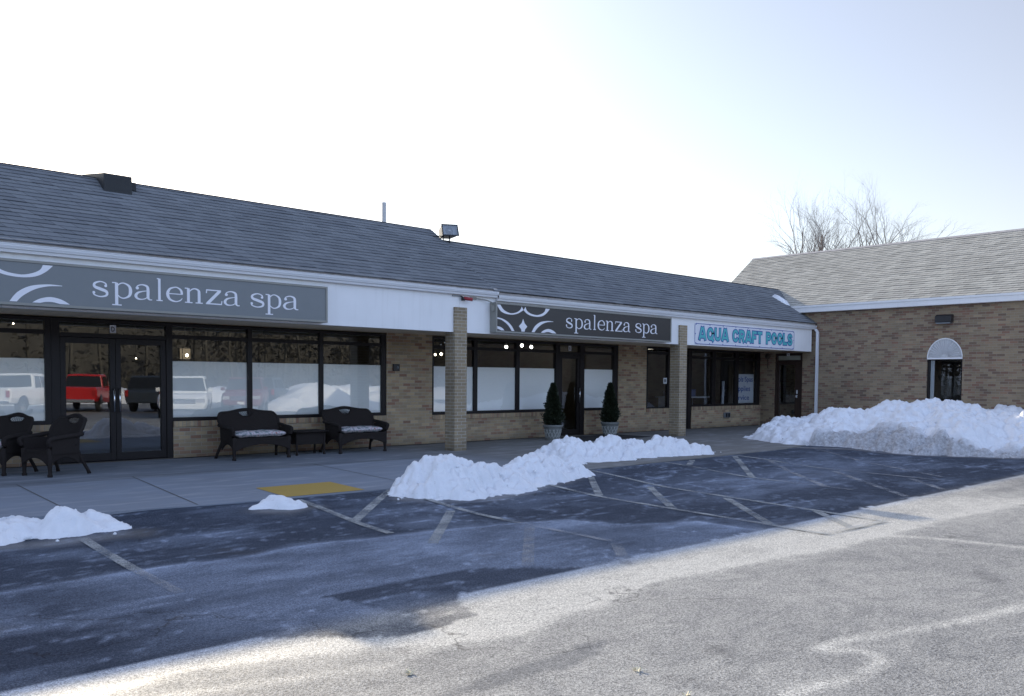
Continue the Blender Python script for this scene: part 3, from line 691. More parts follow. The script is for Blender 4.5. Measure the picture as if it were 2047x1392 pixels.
# arched window
wfr = MB(); y0, y1 = -6.245, -5.29
wfr.box(XR + .06, XR + .14, y0, y0 + .05, 0.72, zs); wfr.box(XR + .06, XR + .14, y1 - .05, y1, 0.72, zs)
wfr.box(XR + .06, XR + .14, y0 + .05, y1 - .05, 0.72, 0.80); wfr.box(XR + .06, XR + .14, y0 + .05, y1 - .05, zs - 0.05, zs)
wf = wfr.build('arched_window', m_bronze, Wb)
MB().quad((XR + .1, y0 + .05, .80), (XR + .1, y1 - .05, .80), (XR + .1, y1 - .05, zs - .05), (XR + .1, y0 + .05, zs - .05)).build('pane', m_glass_dim, wf, fix=False)
MB().box(XR + .12, XR + .135, y1 - 0.17, y1 - 0.07, 0.80, zs - .05).build('blind', simple('grey_blind', (0.42, 0.45, 0.46), 0.7), wf)
MB().box(XR + 0.12, XR + 2.0, y0 - .3, y1 + .3, 0.72, 0.73).build('inner_sill', m_black, wf)
fan = MB(); cv = [(yc, zs)]
for k in range(40):
    a0 = math.pi * k / 40; a1 = math.pi * (k + 1) / 40; am = (a0 + a1) / 2
    q = lambda a, s: (yc + s * hw * 0.985 * math.cos(a), zs + s * rise * 0.985 * math.sin(a))
    zz = lambda d, p: (XR + d, p[0], p[1])
    c0 = zz(0.015, (yc, zs + 0.01))
    fan.add([c0, zz(0.055, q(a0, 1)), zz(-0.012, q(am, 1)), zz(0.055, q(a1, 1))], [(0, 1, 2), (0, 2, 3)])
rim = [(XR + 0.005, yc + hw * 0.975 * math.cos(math.pi * k / 24), zs + 0.012 + rise * 0.96 * math.sin(math.pi * k / 24)) for k in range(25)]
fan.tube(rim, 0.018, 6); fan.box(XR - 0.01, XR + 0.05, yc - hw + .004, yc + hw - .004, zs - 0.02, zs + 0.02)
fp_ = fan.build('fan_panel', m_white, wf)
fr2 = MB()
for k in range(1, 20):  # grey tubes paint the shade between the fan's folds
    a_ = math.pi * k / 20; fr2.tube([(XR + .008, yc + .10 * math.cos(a_), zs + .03 + .10 * math.sin(a_)), (XR - .008, yc + hw * .94 * math.cos(a_), zs + .012 + rise * .93 * math.sin(a_))], [.003, .008], 5)
fr2.build('fan_groove_shade', simple('painted_groove_shade', (.70, .71, .73), .6), fp_)
# side door at the inside corner
dfr = MB(); a, b = -1.46, -0.49
dfr.box(XR + .03, XR + .13, a, a + .085, 0.0, 2.36); dfr.box(XR + .03, XR + .13, b - .085, b, 0, 2.36)
dfr.box(XR + .03, XR + .13, a + .085, b - .085, 2.28, 2.36); dfr.box(XR + .03, XR + .13, a + .085, b - .085, 2.05, 2.14)
df = dfr.build('door_frame', m_wood, Wb, bevel=0.003)
MB().quad((XR + .08, a + .085, 2.14), (XR + .08, b - .085, 2.14), (XR + .08, b - .085, 2.28), (XR + .08, a + .085, 2.28)).build('transom_pane', simple('pale_transom', (0.42, 0.43, 0.36), 0.3), df, fix=False)
dl = MB(); dl.box(XR + .045, XR + .10, a + .09, a + .27, 0.02, 2.045); dl.box(XR + .045, XR + .10, b - .15, b - .09, 0.02, 2.045)
dl.box(XR + .047, XR + .098, a + .27, b - .15, 0.02, 0.2); dl.box(XR + .047, XR + .098, a + .27, b - .15, 1.99, 2.045)
dd = dl.build('door', m_wood, Wb, bevel=0.003)
MB().quad((XR + .07, a + .27, .2), (XR + .07, b - .15, .2), (XR + .07, b - .15, 1.99), (XR + .07, a + .27, 1.99)).build('pane', m_glass, dd, fix=False)
hd = MB(); hd.box(XR + .02, XR + .044, a + .17, a + .20, 1.06, 1.18); hd.tube([(XR + .045, a + .185, .95), (XR - .01, a + .185, .95), (XR - .01, a + .185, 1.0), (XR + .045, a + .185, 1.0)], .02, 8)
hd.build('handle', m_paper, dd)
inb = MB(); inb.box(XR + 2.2, XR + 2.3, -7.5, -0.1, 0, 2.8); inb.box(XR + T, XR + 2.3, -7.5, -.1, 2.8, 2.85); inb.build('interior_wall', m_int, Wb)

# ------------------------------------------------------------------ signs
def stroke(mb, pts, y, n=7, sub=True):
    P = catmull([(p[0], p[1], p[2]) for p in pts], n) if sub else pts
    L = []; Rr = []
    for i, p in enumerate(P):
        a = Vector(P[max(i - 1, 0)][:2]); b = Vector(P[min(i + 1, len(P) - 1)][:2]); d = b - a
        d = d.normalized() if d.length > 1e-9 else Vector((1, 0)); nrm = Vector((-d.y, d.x)) * max(p[2], 0.01) / 2
        c = Vector(p[:2]); L.append(c + nrm); Rr.append(c - nrm)
    vs = [(q.x, y, q.y) for q in L] + [(q.x, y, q.y) for q in Rr]; m = len(P)
    mb.add(vs, [(i, i + 1, m + i + 1, m + i) for i in range(m - 1)])
def disc(mb, cx, cz, r, y, n=14):
    mb.add([(cx + r * math.cos(2 * math.pi * k / n), y, cz + r * math.sin(2 * math.pi * k / n)) for k in range(n)], [tuple(range(n))])
def rect(mb, x0, x1, z0, z1, y): mb.quad((x0, y, z0), (x1, y, z0), (x1, y, z1), (x0, y, z1))
def glyph(ch):
    g = MB(); k = [0]
    def Y(): k[0] += 1; return -0.0006 * k[0]
    if ch == 's':
        stroke(g, [(.83, .66, .09), (.80, .86, .08), (.50, .965, .075), (.17, .84, .13), (.17, .63, .17), (.50, .50, .19), (.84, .36, .17), (.83, .13, .13), (.48, .035, .075), (.13, .14, .08), (.08, .34, .09)], Y())
        disc(g, .80, .72, .085, Y()); disc(g, .11, .27, .085, Y())
    elif ch == 'p':
        stroke(g, [(.26, .97, .17), (.26, -.43, .17)], Y(), sub=False)
        rect(g, .03, .26, .93, 1.0, Y()); rect(g, .02, .52, -.45, -.38, Y())
        stroke(g, [(.30, .78, .06), (.47, .94, .07), (.68, .965, .08), (.93, .80, .14), (1.0, .50, .18), (.93, .20, .14), (.68, .035, .08), (.47, .06, .07), (.30, .22, .06)], Y())
    elif ch == 'a':
        stroke(g, [(.16, .70, .07), (.20, .87, .07), (.47, .965, .08), (.74, .87, .14), (.79, .62, .17), (.79, .20, .16), (.86, .05, .09), (1.02, .035, .06)], Y())
        disc(g, .185, .735, .095, Y())
        stroke(g, [(.79, .60, .05), (.52, .55, .06), (.22, .44, .12), (.10, .24, .17), (.20, .07, .12), (.42, .03, .07), (.65, .10, .06), (.79, .26, .05)], Y())
    elif ch == 'l':
        stroke(g, [(.5, 1.45, .40), (.5, .03, .40)], Y(), sub=False); rect(g, .12, .5, 1.40, 1.47, Y()); rect(g, .02, 1.0, 0, .07, Y())
    elif ch == 'e':
        stroke(g, [(.93, .53, .14), (.88, .78, .13), (.70, .94, .09), (.52, .965, .075), (.22, .83, .13), (.10, .5, .18), (.22, .17, .14), (.55, .035, .08), (.82, .12, .07), (.95, .27, .04)], Y())
        rect(g, .12, .97, .50, .56, Y())
    elif ch == 'n':
        stroke(g, [(.22, .97, .15), (.22, .03, .15)], Y(), sub=False); rect(g, .03, .22, .93, 1.0, Y()); rect(g, .03, .44, 0, .07, Y())
        stroke(g, [(.26, .74, .05), (.42, .92, .07), (.60, .965, .09), (.77, .86, .13), (.80, .65, .155), (.80, .03, .155)], Y()); rect(g, .60, 1.0, 0, .07, Y())
    elif ch == 'z':
        rect(g, .08, .90, .92, 1.0, Y()); stroke(g, [(.10, .99, .06), (.08, .74, .06)], Y(), sub=False)
        stroke(g, [(.84, .94, .18), (.14, .05, .18)], Y(), sub=False); rect(g, .05, .95, 0, .08, Y()); stroke(g, [(.92, .01, .06), (.95, .27, .06)], Y(), sub=False)
    return g
WORD = [('s', 13.83, 14.05), ('p', 14.10, 14.385), ('a', 14.415, 14.675), ('l', 14.738, 14.832), ('e', 14.885, 15.145), ('n', 15.173, 15.455), ('z', 15.505, 15.775), ('a', 15.795, 16.065), ('s', 16.25, 16.495), ('p', 16.515, 16.80), ('a', 16.83, 17.115)]
BLOBS = {
 'scroll': [[(11.768, 2.993), (11.823, 2.919), (11.899, 2.853), (12.026, 2.815), (12.205, 2.806), (12.361, 2.838), (12.465, 2.886), (12.531, 2.922)], [(11.868, 2.995), (11.936, 2.917), (12.038, 2.861), (12.179, 2.835), (12.334, 2.865), (12.438, 2.928), (12.475, 2.995)]],
 'scroll2': [[(12.531, 2.921), (12.624, 2.853), (12.758, 2.813), (12.948, 2.802), (13.112, 2.833), (13.236, 2.908), (13.318, 2.993)], [(12.585, 2.995), (12.615, 2.935), (12.66, 2.895), (12.758, 2.857), (12.92, 2.838), (13.056, 2.869), (13.152, 2.923), (13.19, 2.993)]],
 'leafL': [[(11.768, 2.733), (11.926, 2.711), (12.079, 2.653), (12.195, 2.565), (12.27, 2.467)], [(11.768, 2.703), (11.901, 2.682), (12.054, 2.605), (12.144, 2.525), (12.188, 2.467)]],
 'dotL': [[(11.768, 2.551), (11.877, 2.535), (11.95, 2.50), (11.985, 2.467)], [(11.768, 2.497), (11.84, 2.485), (11.895, 2.467)]],
 'leafR': [[(13.434, 2.724), (13.252, 2.730), (13.031, 2.692), (12.869, 2.597), (12.772, 2.467)], [(13.434, 2.718), (13.252, 2.702), (13.087, 2.65), (12.937, 2.552), (12.86, 2.467)]],
 'dotR': [[(13.05, 2.467), (13.143, 2.524), (13.282, 2.556), (13.423, 2.528), (13.53, 2.467)], [(13.15, 2.467), (13.22, 2.485), (13.31, 2.487), (13.40, 2.467)]],
}
def spa_sign(dxx, face, label):
    x0, x1, z0, z1 = 11.745 + dxx, 17.68 + dxx, 2.418, 3.043; yf = -2.022
    s = thing('shop_sign', label, 'sign', ((x0 + x1) / 2, -1.9, z0), 'spa signs on the white fascia')
    fr = MB(); t = 0.036
    fr.box(x0, x1, yf + 0.03, -1.823, z0, z1)
    fr.box(x0, x0 + t, yf, yf + .031, z0, z1); fr.box(x1 - t, x1, yf, yf + .031, z0, z1)
    fr.box(x0 + t, x1 - t, yf, yf + .031, z0, z0 + t); fr.box(x0 + t, x1 - t, yf, yf + .031, z1 - t, z1)
    fr.build('frame', m_sframe, s, bevel=0.003)
    rect_m = MB(); rect(rect_m, x0 + t, x1 - t, z0 + t, z1 - t, yf + 0.012); rect_m.build('face', face, s, fix=False)
    yl = yf + 0.0095
    for nm, (a, b) in BLOBS.items():
        A = catmull([(p[0] + dxx, p[1], 0) for p in a], 5); Bq = catmull([(p[0] + dxx, p[1], 0) for p in b], 5)
        n = 28; mb = MB()
        def samp(P, t):
            f = t * (len(P) - 1); i = min(int(f), len(P) - 2); w = f - i
            return (P[i][0] * (1 - w) + P[i + 1][0] * w, P[i][1] * (1 - w) + P[i + 1][1] * w)
        pa = [samp(A, i / n) for i in range(n + 1)]; pb = [samp(Bq, i / n) for i in range(n + 1)]
        yy = yl - 0.0006 * (nm == 'scroll2')
        mb.add([(p[0], yy, p[1]) for p in pa] + [(p[0], yy, p[1]) for p in pb], [(i, i + 1, n + 2 + i, n + 1 + i) for i in range(n)])
        mb.build('scroll', m_letter, s, fix=False)
    sx = 12.52 + dxx
    st = [(0, .737), (.04, .65), (.122, .575), (.06, .517), (.045, .467), (-.045, .467), (-.06, .517), (-.122, .575), (-.04, .65)]
    MB().add([(sx + a, yl, 2.0 + b) for a, b in st], [tuple(range(len(st)))]).build('star', m_letter, s, fix=False)
    for ch, a, b in WORD:
        g = glyph(ch); xs_ = [v[0] for v in g.v]; lo, hi = min(xs_), max(xs_)
        g.v = [(a + dxx + (v[0] - lo) / (hi - lo) * (b - a), yl + v[1] * 0.5, 2.602 + v[2] * 0.2335) for v in g.v]
        g.build('letter', m_letter, s, fix=False)
    return s
spa_sign(-9.868, m_sflare, 'charcoal spa sign with painted flare haze over the double glass doors, at the left edge')
s2 = spa_sign(0.0, m_sdark, 'charcoal spa sign over the single door between the two brick pillars')
jb = MB(); jb.box(11.70, 11.744, -1.98, -1.91, 2.86, 2.98); jb.tube([(11.72, -1.945, 2.98), (11.71, -1.94, 3.03), (11.6, -1.90, 3.07), (11.45, -1.86, 3.09), (11.25, -1.84, 3.10)], 0.012, 6)
jb.box(11.2, 11.36, -1.85, -1.8225, 3.07, 3.12)
jb.build('power_box', m_sframe, s2)

def text_mesh(txt, x0, x1, z0, z1, y, name, mat, parent, offset=0.0, grow=0.0, axis='y'):
    cu = bpy.data.curves.new('txt', 'FONT'); cu.body = txt; cu.size = 1.0; cu.offset = offset; cu.extrude = 0.0; cu.resolution_u = 4
    ob = bpy.data.objects.new('txt', cu); COL.objects.link(ob)
    bpy.context.view_layer.update(); dg = bpy.context.evaluated_depsgraph_get()
    me = bpy.data.meshes.new_from_object(ob.evaluated_get(dg)); bpy.data.objects.remove(ob); bpy.data.curves.remove(cu)
    xs_ = [v.co.x for v in me.vertices]; ys_ = [v.co.y for v in me.vertices]
    ax, bx, ay, by = min(xs_), max(xs_), min(ys_), max(ys_)
    mb = MB(); f = lambda v: (x0 - grow + (v.co.x - ax) / (bx - ax) * (x1 - x0 + 2 * grow), z0 - grow + (v.co.y - ay) / (by - ay) * (z1 - z0 + 2 * grow))
    vs = []
    for v in me.vertices:
        p, q = f(v); vs.append((p, y, q) if axis == 'y' else (y, p, q))
    mb.add(vs, [tuple(p.vertices) for p in me.polygons]); bpy.data.meshes.remove(me)
    return mb.build(name, mat, parent, fix=False)

A = thing('banner_sign', 'white pool shop banner with teal blue-outlined capitals on the fascia', 'sign', (21.5, -1.83, 2.42))
bn = MB(); bn.box(18.93, 24.09, -1.834, -1.8222, 2.42, 2.985); bn.build('board', m_banner, A, bevel=0.004)
bo = MB(); yb = -1.8365
rr = 0.07; pts = []
for cx_, cz_, a0 in ((18.945 + rr, 2.435 + rr, 180), (24.075 - rr, 2.435 + rr, 270), (24.075 - rr, 2.97 - rr, 0), (18.945 + rr, 2.97 - rr, 90)):
    for k in range(5): t = R(a0 + k * 22.5); pts.append((cx_ + rr * math.cos(t), cz_ + rr * math.sin(t)))
pts.append(pts[0])
stroke(bo, [(p[0], p[1], 0.016) for p in pts], yb, sub=False)
for k in range(9):
    for z in (2.455, 2.95): disc(bo, 19.0 + k * 0.627, z, 0.017, yb - 0.0007, 8)
for z in (2.7,):
    disc(bo, 18.965, z, .017, yb - .0007, 8); disc(bo, 24.055, z, .017, yb - .0007, 8)
bo.build('border', m_blue, A, fix=False)
HEAVY = {
 'A': [[(.10, .0), (.43, 1.0)], [(.90, .0), (.57, 1.0)], [(.22, .27), (.78, .27)]],
 'Q': ['o', [(.58, .30), (.92, -.06)]], 'O': ['o'],
 'U': [[(.16, 1.0), (.16, .40), (.24, .20), (.5, .12), (.76, .20), (.84, .40), (.84, 1.0)]],
 'C': [[(.86, .66), (.74, .83), (.5, .88), (.25, .78), (.16, .5), (.25, .22), (.5, .12), (.74, .17), (.86, .34)]],
 'R': [[(.16, 0), (.16, 1.0)], [(.16, .88), (.60, .88), (.79, .80), (.82, .68), (.77, .54), (.60, .48), (.16, .48)], [(.54, .46), (.86, .0)]],
 'F': [[(.16, 0), (.16, 1.0)], [(.16, .88), (.94, .88)], [(.16, .48), (.80, .48)]],
 'T': [[(.5, 0), (.5, .9)], [(.02, .88), (.98, .88)]],
 'P': [[(.16, 0), (.16, 1.0)], [(.16, .88), (.60, .88), (.80, .80), (.84, .66), (.79, .50), (.60, .43), (.16, .43)]],
 'L': [[(.16, 0), (.16, 1.0)], [(.16, .12), (.94, .12)]],
 'S': [[(.82, .70), (.72, .84), (.5, .88), (.26, .82), (.17, .69), (.27, .57), (.5, .50), (.74, .43), (.84, .30), (.74, .16), (.5, .12), (.27, .16), (.14, .31)]],
}
def heavy(c, x0, x1, z0, z1, y, w, ext, name, mat):
    mb = MB(); W_, H_ = x1 - x0, z1 - z0; k = 0
    for st in HEAVY[c]:
        if st == 'o': st = [(.5 + .33 * math.cos(2 * math.pi * q / 20), .5 + .38 * math.sin(2 * math.pi * q / 20)) for q in range(22)]
        P_ = [Vector((x0 + a_ * W_, z0 + b_ * H_)) for a_, b_ in st]
        P_[0] = P_[0] + (P_[0] - P_[1]).normalized() * ext; P_[-1] = P_[-1] + (P_[-1] - P_[-2]).normalized() * ext
        stroke(mb, [(q.x, q.y, w) for q in P_], y - .0003 * k, 4, len(P_) > 2); k += 1
    mb.build(name, mat, A, fix=False)
for wrd, x0, x1 in (('AQUA', 19.10, 20.54), ('CRAFT', 20.70, 22.27), ('POOLS', 22.46, 23.98)):
    x = x0; cw = {'A': 1.10, 'Q': 1.08, 'U': 1.0, 'C': 1.0, 'R': 1.02, 'F': .85, 'T': .88, 'P': .94, 'O': 1.06, 'L': .84, 'S': .98}
    tot = sum(cw[c] for c in wrd)
    for i, c in enumerate(wrd):
        w = (x1 - x0) * cw[c] / tot
        heavy(c, x + .012, x + w - .012, 2.545, 2.885, -1.8375 - .0012 * (i % 2), .122, .022, 'letter_outline', m_blue)
        heavy(c, x + .012, x + w - .012, 2.545, 2.885, -1.8400 - .0012 * (i % 2), .078, .0, 'letter', m_teal)
        x += w

P = thing('window_poster', 'white pool shop poster with blue writing inside the right window', 'poster', (24.4, 0.14, 0.75))
MB().box(23.84, 25.06, 0.135, 0.142, 0.74, 1.68).build('sheet', m_paper, P)
for txt, xa, xb, za, zb in (('Pools\u00b7Spas', 23.58 + .27, 25.0, 1.38, 1.60), ('Supplies', 23.85, 24.86, 1.07, 1.30), ('Service', 23.85, 24.80, 0.84, 1.00)):
    text_mesh(txt, xa, xb, za, zb, 0.1335, 'lettering', m_blue, P, 0.012)

def plaque(ch, x, z, label, y=0.052, axis='y', w=0.10, h=0.13):
    q = thing('unit_sign', label, 'sign', (x, y, z) if axis == 'y' else (y, x, z), 'unit letter signs over the doors')
    mb = MB()
    if axis == 'y': mb.box(x - w / 2, x + w / 2, y, y + .006, z, z + h)
    else: mb.box(y, y + .006, x - w / 2, x + w / 2, z, z + h)
    mb.build('plate', m_letter, q)
    xa, xb = x - w * .27, x + w * .27
    if axis == 'x': xa, xb = xb, xa
    text_mesh(ch, xa, xb, z + h * .17, z + h * .83, y - 0.003, 'letter', m_black, q, 0.02, axis=axis)
plaque('D', 4.90, 2.19, 'small white plate with letter D over the double doors')
plaque('E', 16.15, 2.20, 'small white plate with letter E over the single spa door')
plaque('G', -0.95, 2.27, 'small white plate with letter G over the dark corner door', y=XR + 0.02, axis='x')

# ------------------------------------------------------------------ roof and wall fittings
H = thing('roof_hood', 'black boxy hood straddling the ridge of the slate roof', 'roof vent', (4.95, 0.1, 4.5))
hb = MB(); hb.prism([(-0.22, 4.49), (-0.22, 4.80), (0.92, 4.965), (0.92, 4.20), (0.3, 4.20)], 0, 4.70, 5.15)
hb.prism([(-0.10, 4.60), (-0.10, 4.74), (0.6, 4.86), (0.9, 4.86), (0.9, 4.3), (0.3, 4.3)], 0, 5.152, 5.26)
hb.build('hood', m_roofhood, H, bevel=0.01)
V = thing('vent_pipe', 'pale plumbing vent pipe rising behind the left ridge', 'pipe', (12.40, 3.0, 4.0))
MB().lathe([(0.055, 4.0), (0.055, 5.89), (0.043, 5.892), (0.043, 5.7)], 12.40, 3.0, 14).build('pipe', m_lightgrey, V)
F = thing('floodlight', 'grey box floodlight on a yoke where the roof ridge steps down', 'floodlight', (11.85, -0.1, 4.5))
fl = Matrix.Rotation(R(-14), 4, 'X') @ Matrix.Rotation(R(-12), 4, 'Z')
def local(mb, M_, off): mb.v = [tuple((M_ @ Vector(q)) + Vector(off)) for q in mb.v]; return mb
off = (11.90, -0.30, 4.735)
bxm = MB(); bxm.prism([(-0.195, -0.125), (0.195, -0.125), (0.195, 0.125), (-0.195, 0.125)], 1, 0.0, 0.002)
hs = MB(); fr_, bk_ = [(-.19, -.12), (.19, -.12), (.19, .12), (-.19, .12)], [(-.13, -.085), (.13, -.085), (.13, .10), (-.13, .10)]
hs.add([(a, 0, b) for a, b in fr_] + [(a, .30, b) for a, b in bk_], [(4, 5, 6, 7), (0, 1, 5, 4), (1, 2, 6, 5), (2, 3, 7, 6), (3, 0, 4, 7)])
hs.add([(a * .86, .05, b * .84) for a, b in fr_] + [(a, 0, b) for a, b in fr_], [(0, 1, 2, 3), (0, 4, 5, 1), (1, 5, 6, 2), (2, 6, 7, 3), (3, 7, 4, 0)])
local(hs, fl, off).build('housing', m_grey, F)
rimm = MB(); rimm.box(-.20, .20, -.018, .004, -.13, -.112); rimm.box(-.20, .20, -.018, .004, .112, .13); rimm.box(-.20, -.182, -.017, .003, -.112, .112); rimm.box(.182, .20, -.017, .003, -.112, .112)
local(rimm, fl, off).build('bezel', m_black, F)
rf_ = MB(); rf_.lathe([(0.09, 0.03), (0.05, 0.045), (0.0, 0.048)], 0, 0, 16, axis='y'); rf_.tube([(-.05, .025, 0), (.05, .025, 0)], .018, 8)
local(rf_, fl, off).build('reflector', m_lens, F)
gg = MB(); gg.quad((-.182, -.006, -.112), (.182, -.006, -.112), (.182, -.006, .112), (-.182, -.006, .112)); local(gg, fl, off).build('lens', m_glass, F, fix=False)
yk = MB(); yk.tube([(11.78, -.2, 4.44), (11.78, -.22, 4.64)], .014, 8); yk.tube([(11.93, -.24, 4.40), (11.93, -.24, 4.64)], .014, 8); yk.tube([(11.55, -.1, 4.57), (11.66, -.15, 4.60), (11.80, -.2, 4.59)], .01, 6)
yk.build('yoke', m_black, F)
C_ = thing('security_camera', 'small red-hooded camera under the gutter above the first pillar', 'camera', (11.05, -1.9, 3.05))
cb = MB(); cb.tube([(11.0, -1.88, 3.075), (11.14, -1.99, 3.05)], .036, 10); cb.build('hood', m_red, C_)
cm = MB(); cm.tube([(10.95, -1.83, 3.115), (10.97, -1.86, 3.10), (11.0, -1.885, 3.075)], .014, 8); cm.tube([(10.965, -1.845, 3.06), (11.02, -1.90, 3.055)], .032, 10); cm.build('bracket', m_black, C_)
cp = MB(); cp.box(10.74, 10.94, -1.85, -1.823, 3.105, 3.13); cp.build('mount_plate', m_grey, C_)
L = thing('wall_light', 'black wall pack light high on the brown brick wall', 'wall light', (XR, -5.76, 3.13))
lb = MB(); lb.prism([(XR - .20, 3.135), (XR - .0015, 3.125), (XR - .0015, 3.355), (XR - .10, 3.36), (XR - .20, 3.30)], 1, -5.985, -5.545); lb.build('housing', m_black, L, bevel=.012)
MB().box(XR - .19, XR - .03, -5.95, -5.58, 3.10, 3.128).build('lens', m_grey, L)
K = thing('wall_box', 'small black bell box on the brick pier beside the benches', 'bell box', (10.66, 0, 1.62))
kb = MB(); kb.box(10.58, 10.74, -.045, -.001, 1.615, 1.765); kb.build('case', m_black, K, bevel=.006)
MB().lathe([(0.028, -.058), (0.028, -.0455)], 10.68, 1.69, 12, axis='y').build('button', m_grey, K)
E_ = thing('outlet_box', 'grey outlet box low on the wall under the pool shop window', 'outlet box', (23.29, 0, .30))
MB().box(23.12, 23.44, -.06, -.001, .30, .46).build('case', m_grey, E_, bevel=.008)
eb = MB(); eb.box(23.17, 23.25, -.075, -.061, .32, .44); eb.box(23.31, 23.39, -.075, -.061, .32, .44); eb.build('cover', m_black, E_)
G_ = thing('alarm_bell', 'round alarm bell on the brick beside the dark corner door', 'alarm bell', (XR, -.30, 2.27))
gbm = MB(); gbm.lathe([(0.09, 0), (0.10, .02), (0.085, .05), (0.04, .065), (0.0, .068)], 0, 0, 18); gbm.v = [(XR - .001 - v[2], -.24 + v[0], 2.27 + v[1]) for v in gbm.v]; gbm.build('bell', simple('dull_brown_metal', (0.10, 0.075, 0.055), .5, .4), G_)
cd = MB(); cd.tube([(XR - .02, -.24, 2.18), (XR - .02, -.24, 1.9), (XR - .02, -.27, 1.88)], .014, 6); cd.build('conduit', simple('brown_conduit', (0.10, 0.07, 0.05), .6), G_)
Q = thing('notice', 'small white notice taped inside the narrow window beside second pillar', 'notice', (20.2, .055, 1.36))
MB().box(20.10, 20.26, .048, .054, 1.36, 1.53).build('sheet', m_paper, Q); MB().box(20.13, 20.23, .0455, .0475, 1.40, 1.49).build('print', m_grey, Q)
MB_ = MB().box(14.9, 17.5, -1.55, -0.35, 0.003, 0.012)
tag(MB_.build('door_mat', m_mat, bevel=.004), 'flat black mat on the sidewalk before the single spa door', 'door mat')

